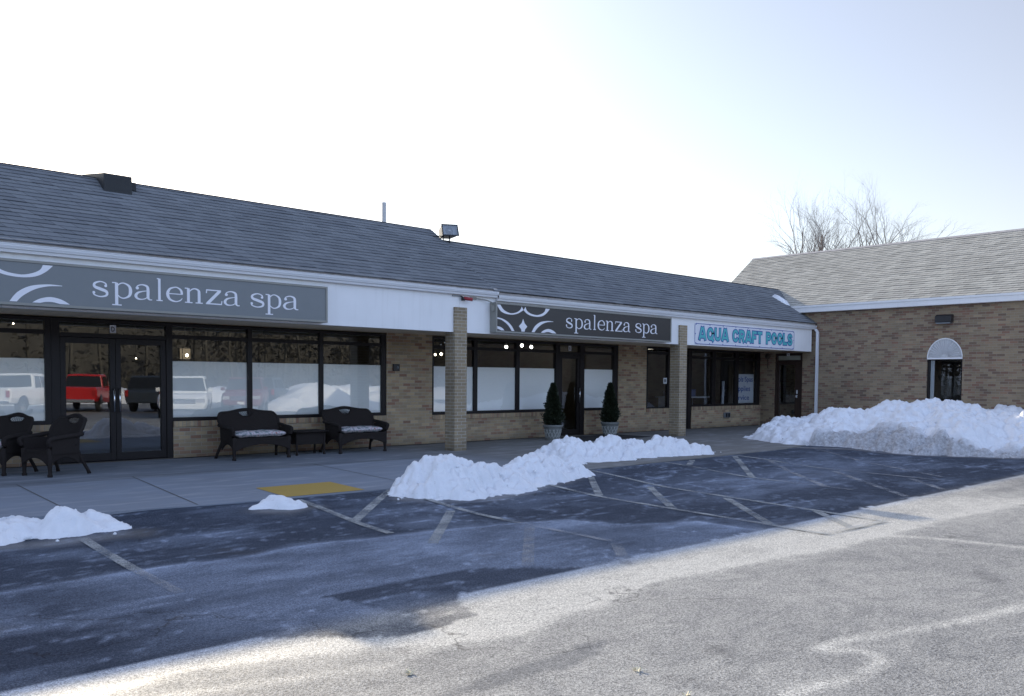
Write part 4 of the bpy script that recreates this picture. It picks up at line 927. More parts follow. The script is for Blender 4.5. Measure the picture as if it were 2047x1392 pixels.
# ------------------------------------------------------------------ wicker furniture
def wicker_seat(name, label, w, group):
    """local frame: centre of seat footprint at origin, facing -y"""
    t = thing(name, label, 'chair' if w < 0.8 else 'bench', (0, 0, 0), group, world=False)
    d = 0.56; hwid = w / 2; sh = 0.385
    # backrest: curved flaring panel with a camel-back top and an open lattice window
    nu, nv = (44 if w < .8 else 72), 26
    def top(u): return 0.865 - 0.055 * (1 - math.exp(-(u / 0.42) ** 2)) - 0.13 * max(0, abs(u) - 0.80) ** 2 / 0.04
    def bp(u, v, th=0.0):
        z0 = 0.44; zt = top(u); z = z0 + (zt - z0) * v
        k = (z - 0.40) / 0.46
        x = u * hwid * (0.93 + 0.155 * max(0, k) ** 1.3); y = 0.20 + 0.20 * k + 0.03 * k * k - 0.075 * u * u + th
        return (x, y, z)
    bk = MB(); wz0, wz1 = 0.735, 0.828; wu = 0.125 / hwid
    def inside(u, v):
        x, y, z = bp(u, v); zz = (z - wz1) / 0.092
        return z < wz1 and abs(u) < wu and (u / wu) ** 2 + zz * zz < 1.0
    vid = {}
    for side, th in ((0, -0.022), (1, 0.022)):
        for i in range(nu + 1):
            for j in range(nv + 1):
                vid[side, i, j] = len(bk.v); bk.v.append(bp(-1 + 2 * i / nu, j / nv, th))
    keep = lambda i, j: 0 <= i < nu and 0 <= j < nv and not inside(-1 + 2 * (i + .5) / nu, (j + .5) / nv)
    for i in range(nu):
        for j in range(nv):
            if not keep(i, j): continue
            q = [(i, j), (i + 1, j), (i + 1, j + 1), (i, j + 1)]
            bk.f.append(tuple(vid[0, a, b] for a, b in q)); bk.f.append(tuple(vid[1, a, b] for a, b in reversed(q)))
            for e, (ni, nj) in enumerate(((i, j - 1), (i + 1, j), (i, j + 1), (i - 1, j))):
                if not keep(ni, nj):
                    a, b = q[e], q[(e + 1) % 4]; bk.f.append((vid[0, a[0], a[1]], vid[1, a[0], a[1]], vid[1, b[0], b[1]], vid[0, b[0], b[1]]))
    bk.sm = [True] * len(bk.f)
    rimp = [bp(-1, j / 10) for j in range(11)] + [bp(-1 + 2 * i / 30, 1) for i in range(1, 31)] + [bp(1, 1 - j / 10) for j in range(1, 11)]
    bk.tube(rimp, 0.030, 8)
    bo_ = bk.build('backrest', m_wicker, t)
    lt = MB(); uu = wu
    for k in range(-4, 5):
        for sgn in (1, -1):
            pth = []
            for s in range(9):
                z = wz0 + 0.005 + (wz1 - wz0 + .01) * s / 8; u = (k / 3.6) * uu + sgn * (s / 8 - .5) * uu * 0.7
                v = (z - 0.44) / (top(u) - 0.44)
                if abs(u) < uu * 1.05: pth.append(bp(u, v))
            if len(pth) > 2: lt.tube(pth, 0.0035, 4, smooth=False)
    lt.build('lattice', m_wicker, bo_)
    # seat with an apron that arches between the legs
    st = MB(); n = 24
    st.box(-hwid + .03, hwid - .03, -d / 2 + 0.01, d / 2 - .05, sh - .05, sh)
    def apron(p0, p1, out):
        vs = []; fs = []
        for i in range(n + 1):
            t_ = i / n; x = p0[0] + (p1[0] - p0[0]) * t_; y = p0[1] + (p1[1] - p0[1]) * t_
            zb = 0.17 + 0.115 * math.sin(math.pi * t_) ** 0.8
            for o in (0, 1): vs += [(x + out[0] * o * .03, y + out[1] * o * .03, zb), (x + out[0] * o * .03, y + out[1] * o * .03, sh - .051)]
        for i in range(n):
            b = 4 * i; fs += [(b, b + 1, b + 5, b + 4), (b + 2, b + 6, b + 7, b + 3), (b, b + 4, b + 6, b + 2)]
        st.add(vs, fs)
        st.tube([(p0[0] + (p1[0] - p0[0]) * i / n + out[0] * .015, p0[1] + (p1[1] - p0[1]) * i / n + out[1] * .015, 0.17 + 0.115 * math.sin(math.pi * i / n) ** .8) for i in range(n + 1)], .016, 6)
    apron((-hwid + .05, -d / 2 + .02), (hwid - .05, -d / 2 + .02), (0, -1))
    apron((-hwid + .05, -d / 2 + .02), (-hwid + .05, d / 2 - .06), (-1, 0)); apron((hwid - .05, -d / 2 + .02), (hwid - .05, d / 2 - .06), (1, 0))
    st.build('seat', m_wicker, t)
    for sgn in (-1, 1):
        am = MB(); xo = sgn * (hwid - 0.02)
        # arm: rolled top sweeping from the backrest to the front post, panel below
        path = [(sgn * hwid * 0.99, 0.27, .60), (sgn * (hwid + .01), .12, .585), (xo + sgn * .02, -.08, .565), (xo + sgn * .02, -d / 2 + .05, .55), (xo + sgn * .015, -d / 2 - .01, .52), (xo, -d / 2 + .02, .44)]
        am.tube(catmull(path, 5), [.034] * 26, 8)
        vs = []; fs = []
        for i in range(11):
            t_ = i / 10; y = -d / 2 + .03 + t_ * (d - .10)
            for o in (-.018, .018): vs += [(xo + o, y, sh - .06), (xo + o + sgn * .01, y, .55)]
        for i in range(10):
            b = 4 * i; fs += [(b, b + 1, b + 5, b + 4), (b + 2, b + 6, b + 7, b + 3)]
        am.add(vs, fs); am.build('arm', m_wicker, t)
        lg = MB(); fx, fy = sgn * (hwid - .045), -d / 2 + .03
        lg.tube([(fx, fy, .40), (fx, fy, .20), (fx, fy, .10), (fx, fy, .045), (fx, fy, .03), (fx, fy, 0)], [.04, .036, .027, .025, .036, .034], 10); lg.build('leg', m_wicker, t)
        lr = MB(); lr.tube([(sgn * (hwid - .06), .20, .40), (sgn * (hwid - .03), .25, .25), (sgn * (hwid + .01), .34, .06), (sgn * (hwid + .02), .36, 0)], [.032, .024, .024, .028], 10); lr.build('leg', m_wicker, t)
    return t
def cushion(w, label, group):
    mb = MB(); nx_, ny_ = 36, 16; d = 0.44; vs = []; fs = []
    for s in (1, -1):
        b = len(vs)
        for i in range(nx_ + 1):
            for j in range(ny_ + 1):
                u, v = -1 + 2 * i / nx_, -1 + 2 * j / ny_
                pz = max(0, (1 - u ** 8) * (1 - v ** 6)) ** .5; q = 0.008 * mnoise.noise((u * w * 6, v * 3, s))
                vs.append((u * (w / 2), v * d / 2 - .03, .445 + s * (0.055 * pz) + q * pz + (0.006 * math.cos(u * 9) * math.cos(v * 5)) * pz))
        for i in range(nx_):
            for j in range(ny_):
                a = b + i * (ny_ + 1) + j; fs.append((a, a + 1, a + ny_ + 2, a + ny_ + 1) if s < 0 else (a, a + ny_ + 1, a + ny_ + 2, a + 1))
    mb.add(vs, fs, True); o = mb.build('seat_cushion', m_cush, fix=False)
    return tag(o, label, 'cushion', group)
g1, g2_, g3 = 'wicker benches under the shop window', 'wicker armchairs by the double doors', 'floral seat cushions'
b1 = wicker_seat('wicker_bench', 'dark wicker bench left of the small wicker table', 1.13, g1); b1.location = (7.05, -.80, 0)
b2 = dup(b1, (9.20, -.73, 0), 0.03, 'dark wicker bench right of the small table, nearest the brick pier')
c1 = wicker_seat('wicker_chair', 'dark wicker armchair cut by the left edge, holding a floral cushion', 0.62, g2_); c1.location = (3.00, -.80, 0); c1.rotation_euler = (0, 0, R(-50))
c2 = dup(c1, (3.55, -1.43, 0), R(-66), 'dark wicker armchair turned sideways before the double glass doors')
q1 = cushion(.98, 'floral cushion on the wicker bench left of the table', g3); q1.location = b1.location
q2 = q1.copy(); COL.objects.link(q2); q2.location = (9.20, -.73, 0); q2.rotation_euler = (0, 0, .03); q2['label'] = 'floral cushion on the wicker bench nearest the brick pier'
q3 = cushion(.47, 'floral cushion on the wicker armchair at the left edge', g3); q3.location = c1.location; q3.rotation_euler = c1.rotation_euler
T = thing('side_table', 'small dark wicker table standing between the two benches', 'table', (8.13, -.62, 0))
tp = MB(); tp.box(7.82, 8.50, -.84, -.40, .425, .455); tp.tube([(7.82, -.84, .44), (8.5, -.84, .44), (8.5, -.40, .44), (7.82, -.40, .44), (7.82, -.84, .44)], .02, 6); tp.build('table_top', m_wicker, T)
ap = MB(); ap.box(7.88, 8.44, -.80, -.785, .20, .425); ap.box(7.88, 7.895, -.785, -.45, .20, .425); ap.box(8.425, 8.44, -.785, -.45, .20, .425); ap.box(7.88, 8.44, -.45, -.435, .20, .425); ap.build('apron', m_wicker, T)
for x in (7.87, 8.45):
    for y in (-.80, -.44):
        lg = MB(); lg.tube([(x, y, .42), (x, y, .12), (x, y, .04), (x, y, 0)], [.024, .02, .02, .028], 8); lg.build('leg', m_wicker, T)

# ------------------------------------------------------------------ potted evergreens
def potted(x, y, label, seed):
    t = thing('potted_evergreen', label, 'potted shrub', (x, y, 0), 'potted cones beside the spa door', world=False)
    p = MB(); p.lathe([(.155, 0), (.165, .02), (.16, .035), (.205, .25), (.222, .30), (.238, .315), (.245, .335), (.240, .36), (.222, .365), (.208, .33), (.19, .30)], 0, 0, 32)
    rr_ = lambda z: .16 + (.045) * (z - .035) / .215 + .003
    wv_ = MB()
    for k in range(14):
        for sgn in (1, -1):
            wv_.tube([(rr_(z) * math.cos(2 * math.pi * k / 14 + sgn * (z - .04) * 2.6), rr_(z) * math.sin(2 * math.pi * k / 14 + sgn * (z - .04) * 2.6), z) for z in [0.045 + .035 * i for i in range(7)]], .0095, 5)
    po_ = p.build('pot', m_pot, t); wv_.build('weave', m_potr, po_)
    sl_ = MB(); sl_.lathe([(.0, .315), (.20, .318)], 0, 0, 16); sl_.tube([(0, 0, .30), (0, 0, 1.25)], [.02, .006], 6); sl_.build('trunk', m_stem, t)
    rs = random.Random(seed); f = MB(); ph = rs.random() * 6
    for k in range(9000):
        h = rs.random() ** 1.25; z = .37 + h * .98
        prof = (0.195 * min(1, .75 + h * 2.0) if h < .13 else 0.195 * (1 - (h - .13) / .87) ** .82) + .012
        a = rs.random() * 2 * math.pi
        prof *= 1 + .17 * math.sin(3 * a + ph + 9 * h) + .13 * math.sin(5 * a - 14 * h + ph) + .10 * math.sin(7 * a + 31 * h)
        r_ = prof * (rs.random() ** .35) * (1.0 if rs.random() < .84 else rs.uniform(1.0, 1.32))
        c = Vector((r_ * math.cos(a), r_ * math.sin(a), z)); s_ = .014 + rs.random() * .022
        dirv = Vector((math.cos(a) * .8 + rs.uniform(-.5, .5), math.sin(a) * .8 + rs.uniform(-.5, .5), .7 + rs.uniform(-.4, .5))).normalized()
        sd = dirv.cross(Vector((rs.uniform(-1, 1), rs.uniform(-1, 1), rs.uniform(-1, 1)))).normalized() * s_ * .55
        f.add([c - sd * .3, c + dirv * s_ + sd, c + dirv * s_ * 2.0, c + dirv * s_ - sd], [(0, 1, 2, 3)])
    f.build('foliage', m_leafg, t, fix=False)
    return t
potted(14.76, -.72, 'cone evergreen in a basket-weave stone pot left of the spa door', 3)
potted(16.98, -.62, 'cone evergreen in a basket-weave stone pot right of the spa door', 8)

# ------------------------------------------------------------------ snow
def snow_pile(name, label, cat, hf, x0, x1, y0, y1, step, zbase, mat=None, dirt=None, group=None, seed=0, lump=0.05, lsc=7.0):
    nx_ = int((x1 - x0) / step); ny_ = int((y1 - y0) / step)
    mb = MB(); idx = {}; hh = {}; dv = []
    for i in range(nx_ + 1):
        for j in range(ny_ + 1):
            x = x0 + i * step; y = y0 + j * step
            jx = x + 0.13 * mnoise.noise((x * 3, y * 3, seed)) + .05 * mnoise.noise((x * 9, y * 9, seed + 2)); jy = y + 0.13 * mnoise.noise((x * 3, y * 3, seed + 9)) + .05 * mnoise.noise((x * 9, y * 9, seed + 4))
            h = hf(jx, jy)
            if h > -0.05:
                k = min(1, max(0, (h + .02) / 0.10))
                d1 = mnoise.voronoi((x * lsc, y * lsc, seed * 3.1))[0][0]; d2_ = mnoise.voronoi((x * lsc * 2.3, y * lsc * 2.3, seed))[0][0]
                b1_ = math.sqrt(max(0, 1 - (d1 * 1.25) ** 2)); b2_ = math.sqrt(max(0, 1 - (d2_ * 1.25) ** 2))
                h += k * (lump * 1.3 * (b1_ - .6) + lump * .55 * (b2_ - .6) + lump * 1.6 * mnoise.fractal((x * 2.2, y * 2.2, seed), 1.0, 2.0, 4) * .5)
            hh[i, j] = h
    for i in range(nx_ + 1):
        for j in range(ny_ + 1):
            h = hh[i, j]
            nb = max(hh.get((i + a, j + b), -1) for a in (-1, 0, 1) for b in (-1, 0, 1))
            if nb > 0:
                x = x0 + i * step; y = y0 + j * step; zb = zbase(x, y)
                amp = min(.03, step)
                idx[i, j] = len(mb.v); mb.v.append((x + amp * mnoise.noise((x * 9, y * 9, 4)), y + amp * mnoise.noise((x * 9, y * 9, 7)), zb + (h if h > 0 else -0.03)))
                dv.append(dirt(x, y, h) if dirt else 0.0)
    for i in range(nx_):
        for j in range(ny_):
            q = [(i, j), (i + 1, j), (i + 1, j + 1), (i, j + 1)]
            if all(a in idx for a in q) and max(hh[a] for a in q) > 0: mb.f.append(tuple(idx[a] for a in q)); mb.sm.append(True)
    # loose crumbs around and on the pile
    rs = random.Random(seed + 5); made = 0; tries = 0
    while made < (0 if x1 - x0 < 1.6 else 1) * int(14 + 30 * (x1 - x0) * (y1 - y0) * .08) and tries < 3000:
        tries += 1; x = rs.uniform(x0, x1); y = rs.uniform(y0, y1); h = hf(x, y)
        if h < -0.05 and rs.random() > .03: continue
        if h < -0.3: continue
        r_ = rs.uniform(.010, .034) * (1.0 if h > 0 else .6); zc = zbase(x, y) + max(0, h) + r_ * .3
        bm = bmesh.new(); bmesh.ops.create_icosphere(bm, subdivisions=1, radius=r_)
        vs = [(v.co.x * rs.uniform(.75, 1.3) + x, v.co.y * rs.uniform(.75, 1.3) + y, v.co.z * rs.uniform(.7, 1.1) + zc) for v in bm.verts]
        fs = [tuple(v.index for v in f.verts) for f in bm.faces]; bm.free(); mb.add(vs, fs, True); dv += [(dirt(x, y, max(h, 0.0)) if dirt else 0.0)] * len(vs); made += 1
    o = mb.build(name, mat or m_snow, fix=False, attrs={'dirt': dv})
    return tag(o, label, cat, group)
def gauss(x, y, cx, cy, rx, ry, h, rot=0.0, p=2.0):
    dx_, dy_ = x - cx, y - cy; c, s = math.cos(rot), math.sin(rot); a = (dx_ * c + dy_ * s) / rx; b = (-dx_ * s + dy_ * c) / ry
    return h * math.exp(-(abs(a) ** p + abs(b) ** p))
zsw = lambda x, y: 0.0
zgr = lambda x, y: (0.0 if y > -5.75 else float(gz(x, y)))
GS = 'shovelled snow heaps along the sidewalk edge'
def hA(x, y): return max(gauss(x, y, 2.48, -6.08, .34, .30, .30), gauss(x, y, 1.95, -5.98, .5, .30, .22), gauss(x, y, 1.0, -5.95, .8, .3, .15), gauss(x, y, 2.78, -6.35, .22, .17, .13)) - .055
snow_pile('snow_heap', 'low snow heap on the asphalt at the left edge of the view', 'snow heap', hA, -.4, 3.5, -6.9, -5.2, .022, zgr, group=GS, seed=2, lump=.045, lsc=7.5)
def hB(x, y): return max(gauss(x, y, 4.60, -6.28, .26, .19, .17, -.4, 2.6), gauss(x, y, 4.80, -6.38, .16, .15, .12)) - .05
snow_pile('snow_heap', 'smallest snow lump, alone on the asphalt beside the yellow marking', 'snow heap', hB, 4.0, 5.5, -7.0, -5.6, .02, zgr, group=GS, seed=3, lump=.03, lsc=8)
def hC(x, y):
    return max(gauss(x, y, 6.98, -6.4, .56, .44, .52, .1, 2.9), gauss(x, y, 6.55, -6.4, .36, .34, .28), gauss(x, y, 7.6, -6.45, .75, .48, .33), gauss(x, y, 8.6, -6.2, .75, .40, .36), gauss(x, y, 9.2, -6.05, .66, .40, .36, 0, 2.5), gauss(x, y, 6.95, -6.75, .4, .25, .30)) - .07
snow_pile('snow_heap', 'tall lumpy snow heap before the first brick pillar at the curb', 'snow heap', hC, 5.8, 10.6, -7.7, -5.1, .022, zgr, group=GS, seed=5, lump=.10, lsc=7.5)
def hD(x, y):
    return max(gauss(x, y, 11.35, -4.45, .65, .48, .42, -.4, 2.4), gauss(x, y, 12.2, -4.7, .6, .42, .45, 0, 2.4), gauss(x, y, 12.9, -4.65, .55, .45, .38, .1), gauss(x, y, 13.6, -4.95, .6, .38, .38, -.2, 2.4), gauss(x, y, 14.25, -5.2, .45, .30, .25), gauss(x, y, 10.95, -4.75, .38, .42, .30), gauss(x, y, 11.9, -5.05, .6, .25, .22)) - .07
snow_pile('snow_heap', 'crumbly snow heap on the sidewalk in front of the potted cones', 'snow heap', hD, 10.2, 15.2, -6.0, -3.2, .024, zgr, group=GS, seed=8, lump=.105, lsc=6.5)
fe = [(-2.6, 20.7), (-3.26, 19.1), (-4.98, 18.0), (-6.29, 18.45), (-7.48, 18.5), (-8.5, 19.0), (-9.5, 19.6), (-11.5, 20.6), (-14.5, 22)]
fe = sorted(fe)
def hE(x, y):
    xf = float(np.interp(y, [a for a, b in fe], [b for a, b in fe])); s = (x - xf)
    if y > -2.55: s = min(s, (-2.2 - y) * 3 - 1.2)
    ridge = float(np.interp(y, [-14, -11, -9.0, -8.0, -6.8, -5.9, -4.8, -4.1, -3.2, -2.7], [.3, .45, .62, .84, .91, .80, .66, .46, .40, .30]))
    if s <= -.4: return -1
    rise = 3.1
    prof = (1 - math.exp(-max(s, 0) / 0.5)) * 0.42 + 0.58 * min(1, max(0, s / rise)) ** 1.1
    if s < 0: return s * .4
    back = 1 - .22 * max(0, min(1, (x - xf - 4) / 3))
    und = 0.07 * math.sin(y * 2.3 + x) + .06 * math.sin(y * 4.1 - x * 1.7) + .10 * mnoise.noise((x * .9, y * .9, 3))
    return ridge * prof * back + und * min(1, s / .8) - .015
def dE(x, y, h):
    xf = float(np.interp(y, [a for a, b in fe], [b for a, b in fe])); s = x - xf
    lim = float(np.interp(y, [-14, -10, -8.6, -7.6, -6.9, -6.3, -5.7, -5.2], [.8, .62, .62, .95, 1.25, 1.15, .6, -.25])) + .35 * mnoise.noise((x * 1.5, y * 1.5, 6))
    return max(0, min(1, (lim - s) / .35)) * .95
snow_pile('snow_bank', 'large plowed snow bank with a dirty grey foot against brown brick', 'snow bank', hE, 17.4, 25.28, -14.5, -2.2, .045, zgr, mat=m_snowd, dirt=dE, seed=12, lump=.14, lsc=4.6)
def valley(sv_):
    # small leftover patch in the roof valley
    mb = MB(); pts_ = [(24.75, -.65), (24.98, -.72), (25.28, -.95), (25.12, -1.12), (24.95, -1.05), (24.86, -.9)]
    n = len(pts_); c = (25.02, -.9)
    zz = lambda x, y: EZ - .03 + SL * (y - EY) + .03
    top_ = [(x * .75 + c[0] * .25, y * .75 + c[1] * .25, zz(x, y) + .05 + .02 * math.sin(x * 40)) for x, y in pts_]
    mb.add([(x, y, zz(x, y) - .03) for x, y in pts_] + top_ + [(c[0], c[1], zz(*c) + .08)], [(i, (i + 1) % n, n + (i + 1) % n, n + i) for i in range(n)] + [(n + i, n + (i + 1) % n, 2 * n) for i in range(n)], True)
    return mb.build('snow_patch', m_snow)
vp = valley(None); tag(vp, 'small snow patch left in the roof valley beside the tan roof', 'snow patch')

# dry leaves on the asphalt
def leaf(x, y, rz, s, label):
    mb = MB(); pts_ = []
    for k in range(20):
        a = 2 * math.pi * k / 20; r_ = s * (1.0 if k % 4 == 0 else (.45 if k % 2 else .62)) * (1.15 if k in (4, 5, 6) else 1); pts_.append((r_ * math.cos(a), r_ * math.sin(a), .012 * math.sin(a * 3) + .012))
    mb.add(pts_ + [(0, 0, .004)], [(i, (i + 1) % 20, 20) for i in range(20)]); mb.tube([(0, -s * .4, .008), (s * .1, -s * 1.5, .012)], .002, 4)
    o = mb.build('fallen_leaf', simple('dry_leaf', (.85, .74, .56), .8, var=.3), fix=False); o.location = (x, y, float(gz(x, y)) + .002); o.rotation_euler = (0, 0, rz)
    tag(o, label, 'leaf', 'dry leaves on the asphalt')
leaf(3.54, -12.40, .4, .034, 'dry tan leaf right of the damp patch on sunlit asphalt')
leaf(3.43, -12.80, 1.7, .034, 'dry tan leaf nearest the bottom edge of the asphalt')
leaf(2.61, -11.64, 2.9, .032, 'dry tan leaf left of the damp patch on sunlit asphalt')

# ------------------------------------------------------------------ trees
def bare_tree(name, label, x, y, h, seed, spread=.55, stems=3, group=None, depth=5, r0=.14, z_split=3.2):
    t = thing(name, label, 'tree', (x, y, 0), group, world=False)
    rs = random.Random(seed); tr = MB(); br_ = MB()
    tr.tube([(0, 0, -.2), (.05, 0, z_split * .5), (0, .05, z_split)], [r0 * 1.5, r0 * 1.2, r0 * 1.1], 8); tr.build('trunk', m_twig, t)
    def grow(p, d, L, r_, lev):
        n = 4; pts_ = [p]; rad = [r_]
        for i in range(n):
            d = (d + Vector((rs.uniform(-.20, .20), rs.uniform(-.20, .20), rs.uniform(-.05, .09)))).normalized(); p = p + d * (L / n); pts_.append(p); rad.append(r_ * (1 - .45 * (i + 1) / n))
        br_.tube(pts_, rad, 5 if lev < 2 else 3, cap=False, smooth=False)
        if lev >= depth: return
        for i in range(1, n + 1):
            for _ in range(1 if i < n else 2):
                if lev > 0 and i < n and rs.random() < .42: continue
                side = d.orthogonal().normalized(); side.rotate(Matrix.Rotation(rs.random() * 6.28, 3, d))
                nd = (d + side * rs.uniform(.45, .95) * (spread + .25)).normalized(); nd.z = max(nd.z, -.05)
                grow(pts_[i], nd, L * rs.uniform(.46, .72), rad[i] * .60, lev + 1)
    for k in range(stems):
        a = 2 * math.pi * k / stems + rs.random(); d = Vector((math.cos(a) * spread, math.sin(a) * spread, 1)).normalized()
        grow(Vector((0, .05, z_split - .1)), d, (h - z_split) * .52, r0 * .8, 0)
    br_.build('branches', m_twig, t, fix=False); return t
GT = 'bare trees behind the tan roof'
bare_tree('bare_tree', 'bare many-branched tree behind the tan roof, nearer the slate roof', 39, 5.6, 10.0, 4, .40, 6, GT, 5, .10, 4.6)
bare_tree('bare_tree', 'bare spreading tree behind the tan roof, further right of the pair', 39.5, 2.6, 9.9, 23, .40, 6, GT, 5, .10, 4.6)
bare_tree('bare_sapling', 'thin bare twig tip showing above the slate roof ridge', 32.0, 20.2, 10.0, 3, .12, 1, None, 1, .05, 6.0)

# ------------------------------------------------------------------ lot behind the viewer (seen mirrored in the shop glass)
def loft(mb, secs, cap=True):
    n = len(secs[0][1]); vs = []; fs = []
    for x, ring in secs: vs += [(x, a, b) for a, b in ring]
    for i in range(len(secs) - 1):
        for k in range(n):
            k2 = (k + 1) % n; fs.append((i * n + k, i * n + k2, (i + 1) * n + k2, (i + 1) * n + k))
    fs += [tuple(range(n)), tuple(range(len(vs) - n, len(vs)))]
    mb.add(vs, fs, False)
def ring(w, zb, zt):
    h = [(w * .90, zb), (w, zb + (zt - zb) * .35), (w * .99, zt - (zt - zb) * .22), (w * .93, zt)]
    return h + [(-a, b) for a, b in reversed(h)]
def vehicle(kind, label, paint, loc, heading, group='cars parked facing the shops'):
    t = thing({'pickup': 'pickup_truck', 'suv': 'parked_car'}[kind], label, 'pickup truck' if kind == 'pickup' else 'car', loc, group, world=False)
    t.rotation_euler = (0, 0, math.atan2(heading[1], heading[0]))
    b = MB(); w = .97
    if kind == 'pickup':
        loft(b, [(-2.85, ring(w * .95, .62, 1.22)), (-2.75, ring(w, .55, 1.26)), (-.85, ring(w, .45, 1.26)), (-.8, ring(w, .42, 1.20)), (1.0, ring(w, .42, 1.16)), (1.3, ring(w, .45, 1.16)), (2.5, ring(w * .97, .48, 1.08)), (2.85, ring(w * .88, .52, .95))])
        cabx = (-.82, -.62, .62, 1.25); roof = 1.88; win = [(-.55, .05), (.12, .80)]
    else:
        loft(b, [(-2.35, ring(w * .92, .55, 1.05)), (-2.2, ring(w, .48, 1.14)), (.9, ring(w, .40, 1.12)), (1.1, ring(w, .42, 1.12)), (2.05, ring(w * .98, .42, 1.06)), (2.3, ring(w * .90, .45, .92))])
        cabx = (-2.2, -1.95, .55, 1.15); roof = 1.80; win = [(-1.85, -1.0), (-.92, -.12), (-.04, .62)]
    bo = b.build('body', paint, t, bevel=.04)
    cb_ = MB(); a0, a1, a2, a3 = cabx; zb = 1.10
    rb = lambda ww_, z: [(ww_, z), (-ww_, z)]
    vs = [(a0, .90, zb), (a0, -.90, zb), (a3, -.90, zb), (a3, .90, zb), (a1, .74, roof), (a1, -.74, roof), (a2, -.74, roof), (a2, .74, roof)]
    cb_.add(vs, [(0, 1, 2, 3), (4, 7, 6, 5), (0, 4, 5, 1), (1, 5, 6, 2), (2, 6, 7, 3), (3, 7, 4, 0)]); cb_.build('cabin', paint, t, bevel=.06)
    def onside(x, z, s, e=.012):
        k = (z - zb) / (roof - zb); return (x, s * (.90 - .16 * k + e), z)
    for s in (1, -1):
        for (xa, xb) in win:
            ka, kb = 1.2, roof - .12; sh_ = .0
            xa2 = xa + (.14 if xa == win[0][0] else 0); xb2 = xb - (.28 if xb == win[-1][1] and True else 0); xb_ = xb + (.12 if xb == win[-1][1] else 0)
            MB().quad(onside(xa, ka, s), onside(xb_, ka, s), onside(xb2, kb, s), onside(xa2, kb, s)).build('window', m_cglass, t, fix=False)
    def face(xb, xt, name, sgn):
        k0, k1 = .14, .88; mk = lambda k, sy: (xb + (xt - xb) * k + sgn * .014, sy * (.86 - .16 * k), zb + (roof - zb) * k)
        MB().quad(mk(k0, 1), mk(k0, -1), mk(k1, -1), mk(k1, 1)).build(name, m_cglass, t, fix=False)
    face(a3, a2, 'windshield', 1); face(a0, a1, 'rear_window', -1)
    wb = 1.75 if kind == 'pickup' else 1.42
    for wxp in (-wb, wb):
        for s in (1, -1):
            wm = MB(); wm.lathe([(.30, -.12), (.37, -.10), (.39, 0), (.37, .10), (.30, .12)], 0, 0, 24, axis='y'); wm.v = [(v[0] + wxp, v[1] + s * .84, v[2] + .39) for v in wm.v]
            wo = wm.build('wheel', m_tire, t)
            rm = MB(); rm.lathe([(.25, -.02), (.25, .02)], 0, 0, 18, axis='y')
            for q in range(5):
                a = 2 * math.pi * q / 5; rm.tube([(.05 * math.cos(a), .025, .05 * math.sin(a)), (.23 * math.cos(a), .02, .23 * math.sin(a))], .03, 6)
            rm.v = [(v[0] + wxp, s * (.945 + v[1] * .8), v[2] + .39) for v in rm.v]; rm.build('rim', m_rim, wo)
            ac = MB(); ac.lathe([(.47, -.01), (.47, .012)], 0, 0, 24, axis='y'); ac.v = [(v[0] + wxp, s * (.955 + v[1]) if False else s * (w + .004 + v[1] * .3), max(v[2] + .42, .42)) for v in ac.v]; ac.build('wheel_arch', m_black, t)
    fx = 2.87 if kind == 'pickup' else 2.31; rx = -2.87 if kind == 'pickup' else -2.37
    gr = MB()
    for k in range(4): gr.box(fx - .03, fx + .015, -.52, .52, .70 + k * .055, .735 + k * .055)
    gr.build('grille', m_chrome, t)
    bmp = MB(); bmp.box(fx - .12, fx + .05, -.80, .80, .46, .64); bmp.build('bumper', paint, t, bevel=.03)
    rbm = MB(); rbm.box(rx - .06, rx + .10, -.85, .85, .50, .66); rbm.build('bumper', m_chrome if kind == 'pickup' else paint, t, bevel=.03)
    MB().box(fx + .051, fx + .058, -.16, .16, .49, .62).build('licence_plate', m_paper, t)
    for s in (1, -1):
        MB().box(fx - .14, fx + .012, s * .70 - .16, s * .70 + .16, .74, .90).build('headlight', m_lens, t, bevel=.02)
        MB().box(rx - .02, rx + .10, s * .84 - .08, s * .84 + .08, .82, 1.12).build('tail_light', m_tail, t, bevel=.02)
        MB().box(a3 - .25, a3 - .10, s * 1.0 - .10, s * 1.0 + .10, 1.16, 1.32).build('mirror', paint, t, bevel=.03)
    return t
hd1 = (.64, -.77); zg0 = -.315
vehicle('pickup', 'white pickup truck seen from behind, mirrored in the leftmost window', m_cw, (10.6, -30.9, zg0), hd1)
vehicle('pickup', 'bright red pickup truck mirrored in the left glass door', m_cr, (13.8, -31.8, zg0), (.454, -.891))
vehicle('suv', 'dark blue wagon mirrored in the right glass door', m_cd, (16.5, -28.9, zg0), hd1)
vehicle('suv', 'white wagon with chrome grille mirrored in the window by the doors', m_cw, (14.75, -21.4, zg0), (-.43, .90))
vehicle('suv', 'maroon car mirrored faintly beside the white wagon', m_cm, (18.9, -24.4, zg0), (-.50, .86))
vehicle('suv', 'dark car mirrored faintly beside the mirrored snow bank', m_cd, (22.6, -29.5, zg0), hd1)
def hM(x, y): return max(gauss(x, y, 24.6, -27.5, 2.6, 1.7, 1.55), gauss(x, y, 29.5, -28.0, 3.5, 1.6, 1.1), gauss(x, y, 22.4, -26.6, 1.6, 1.2, .8)) - .1
snow_pile('snow_bank', 'sunlit snow bank across the lot, mirrored in the window by the benches', 'snow bank', hM, 18, 36, -31.5, -23.5, .18, lambda x, y: -.315, seed=33, lump=.12, lsc=2.2)
def hN(x, y): return gauss(x, y, 20, -46, 60, 2.2, 1.6, 0, 4) * (.7 + .4 * mnoise.noise((x * .3, y * .3, 2))) - .1
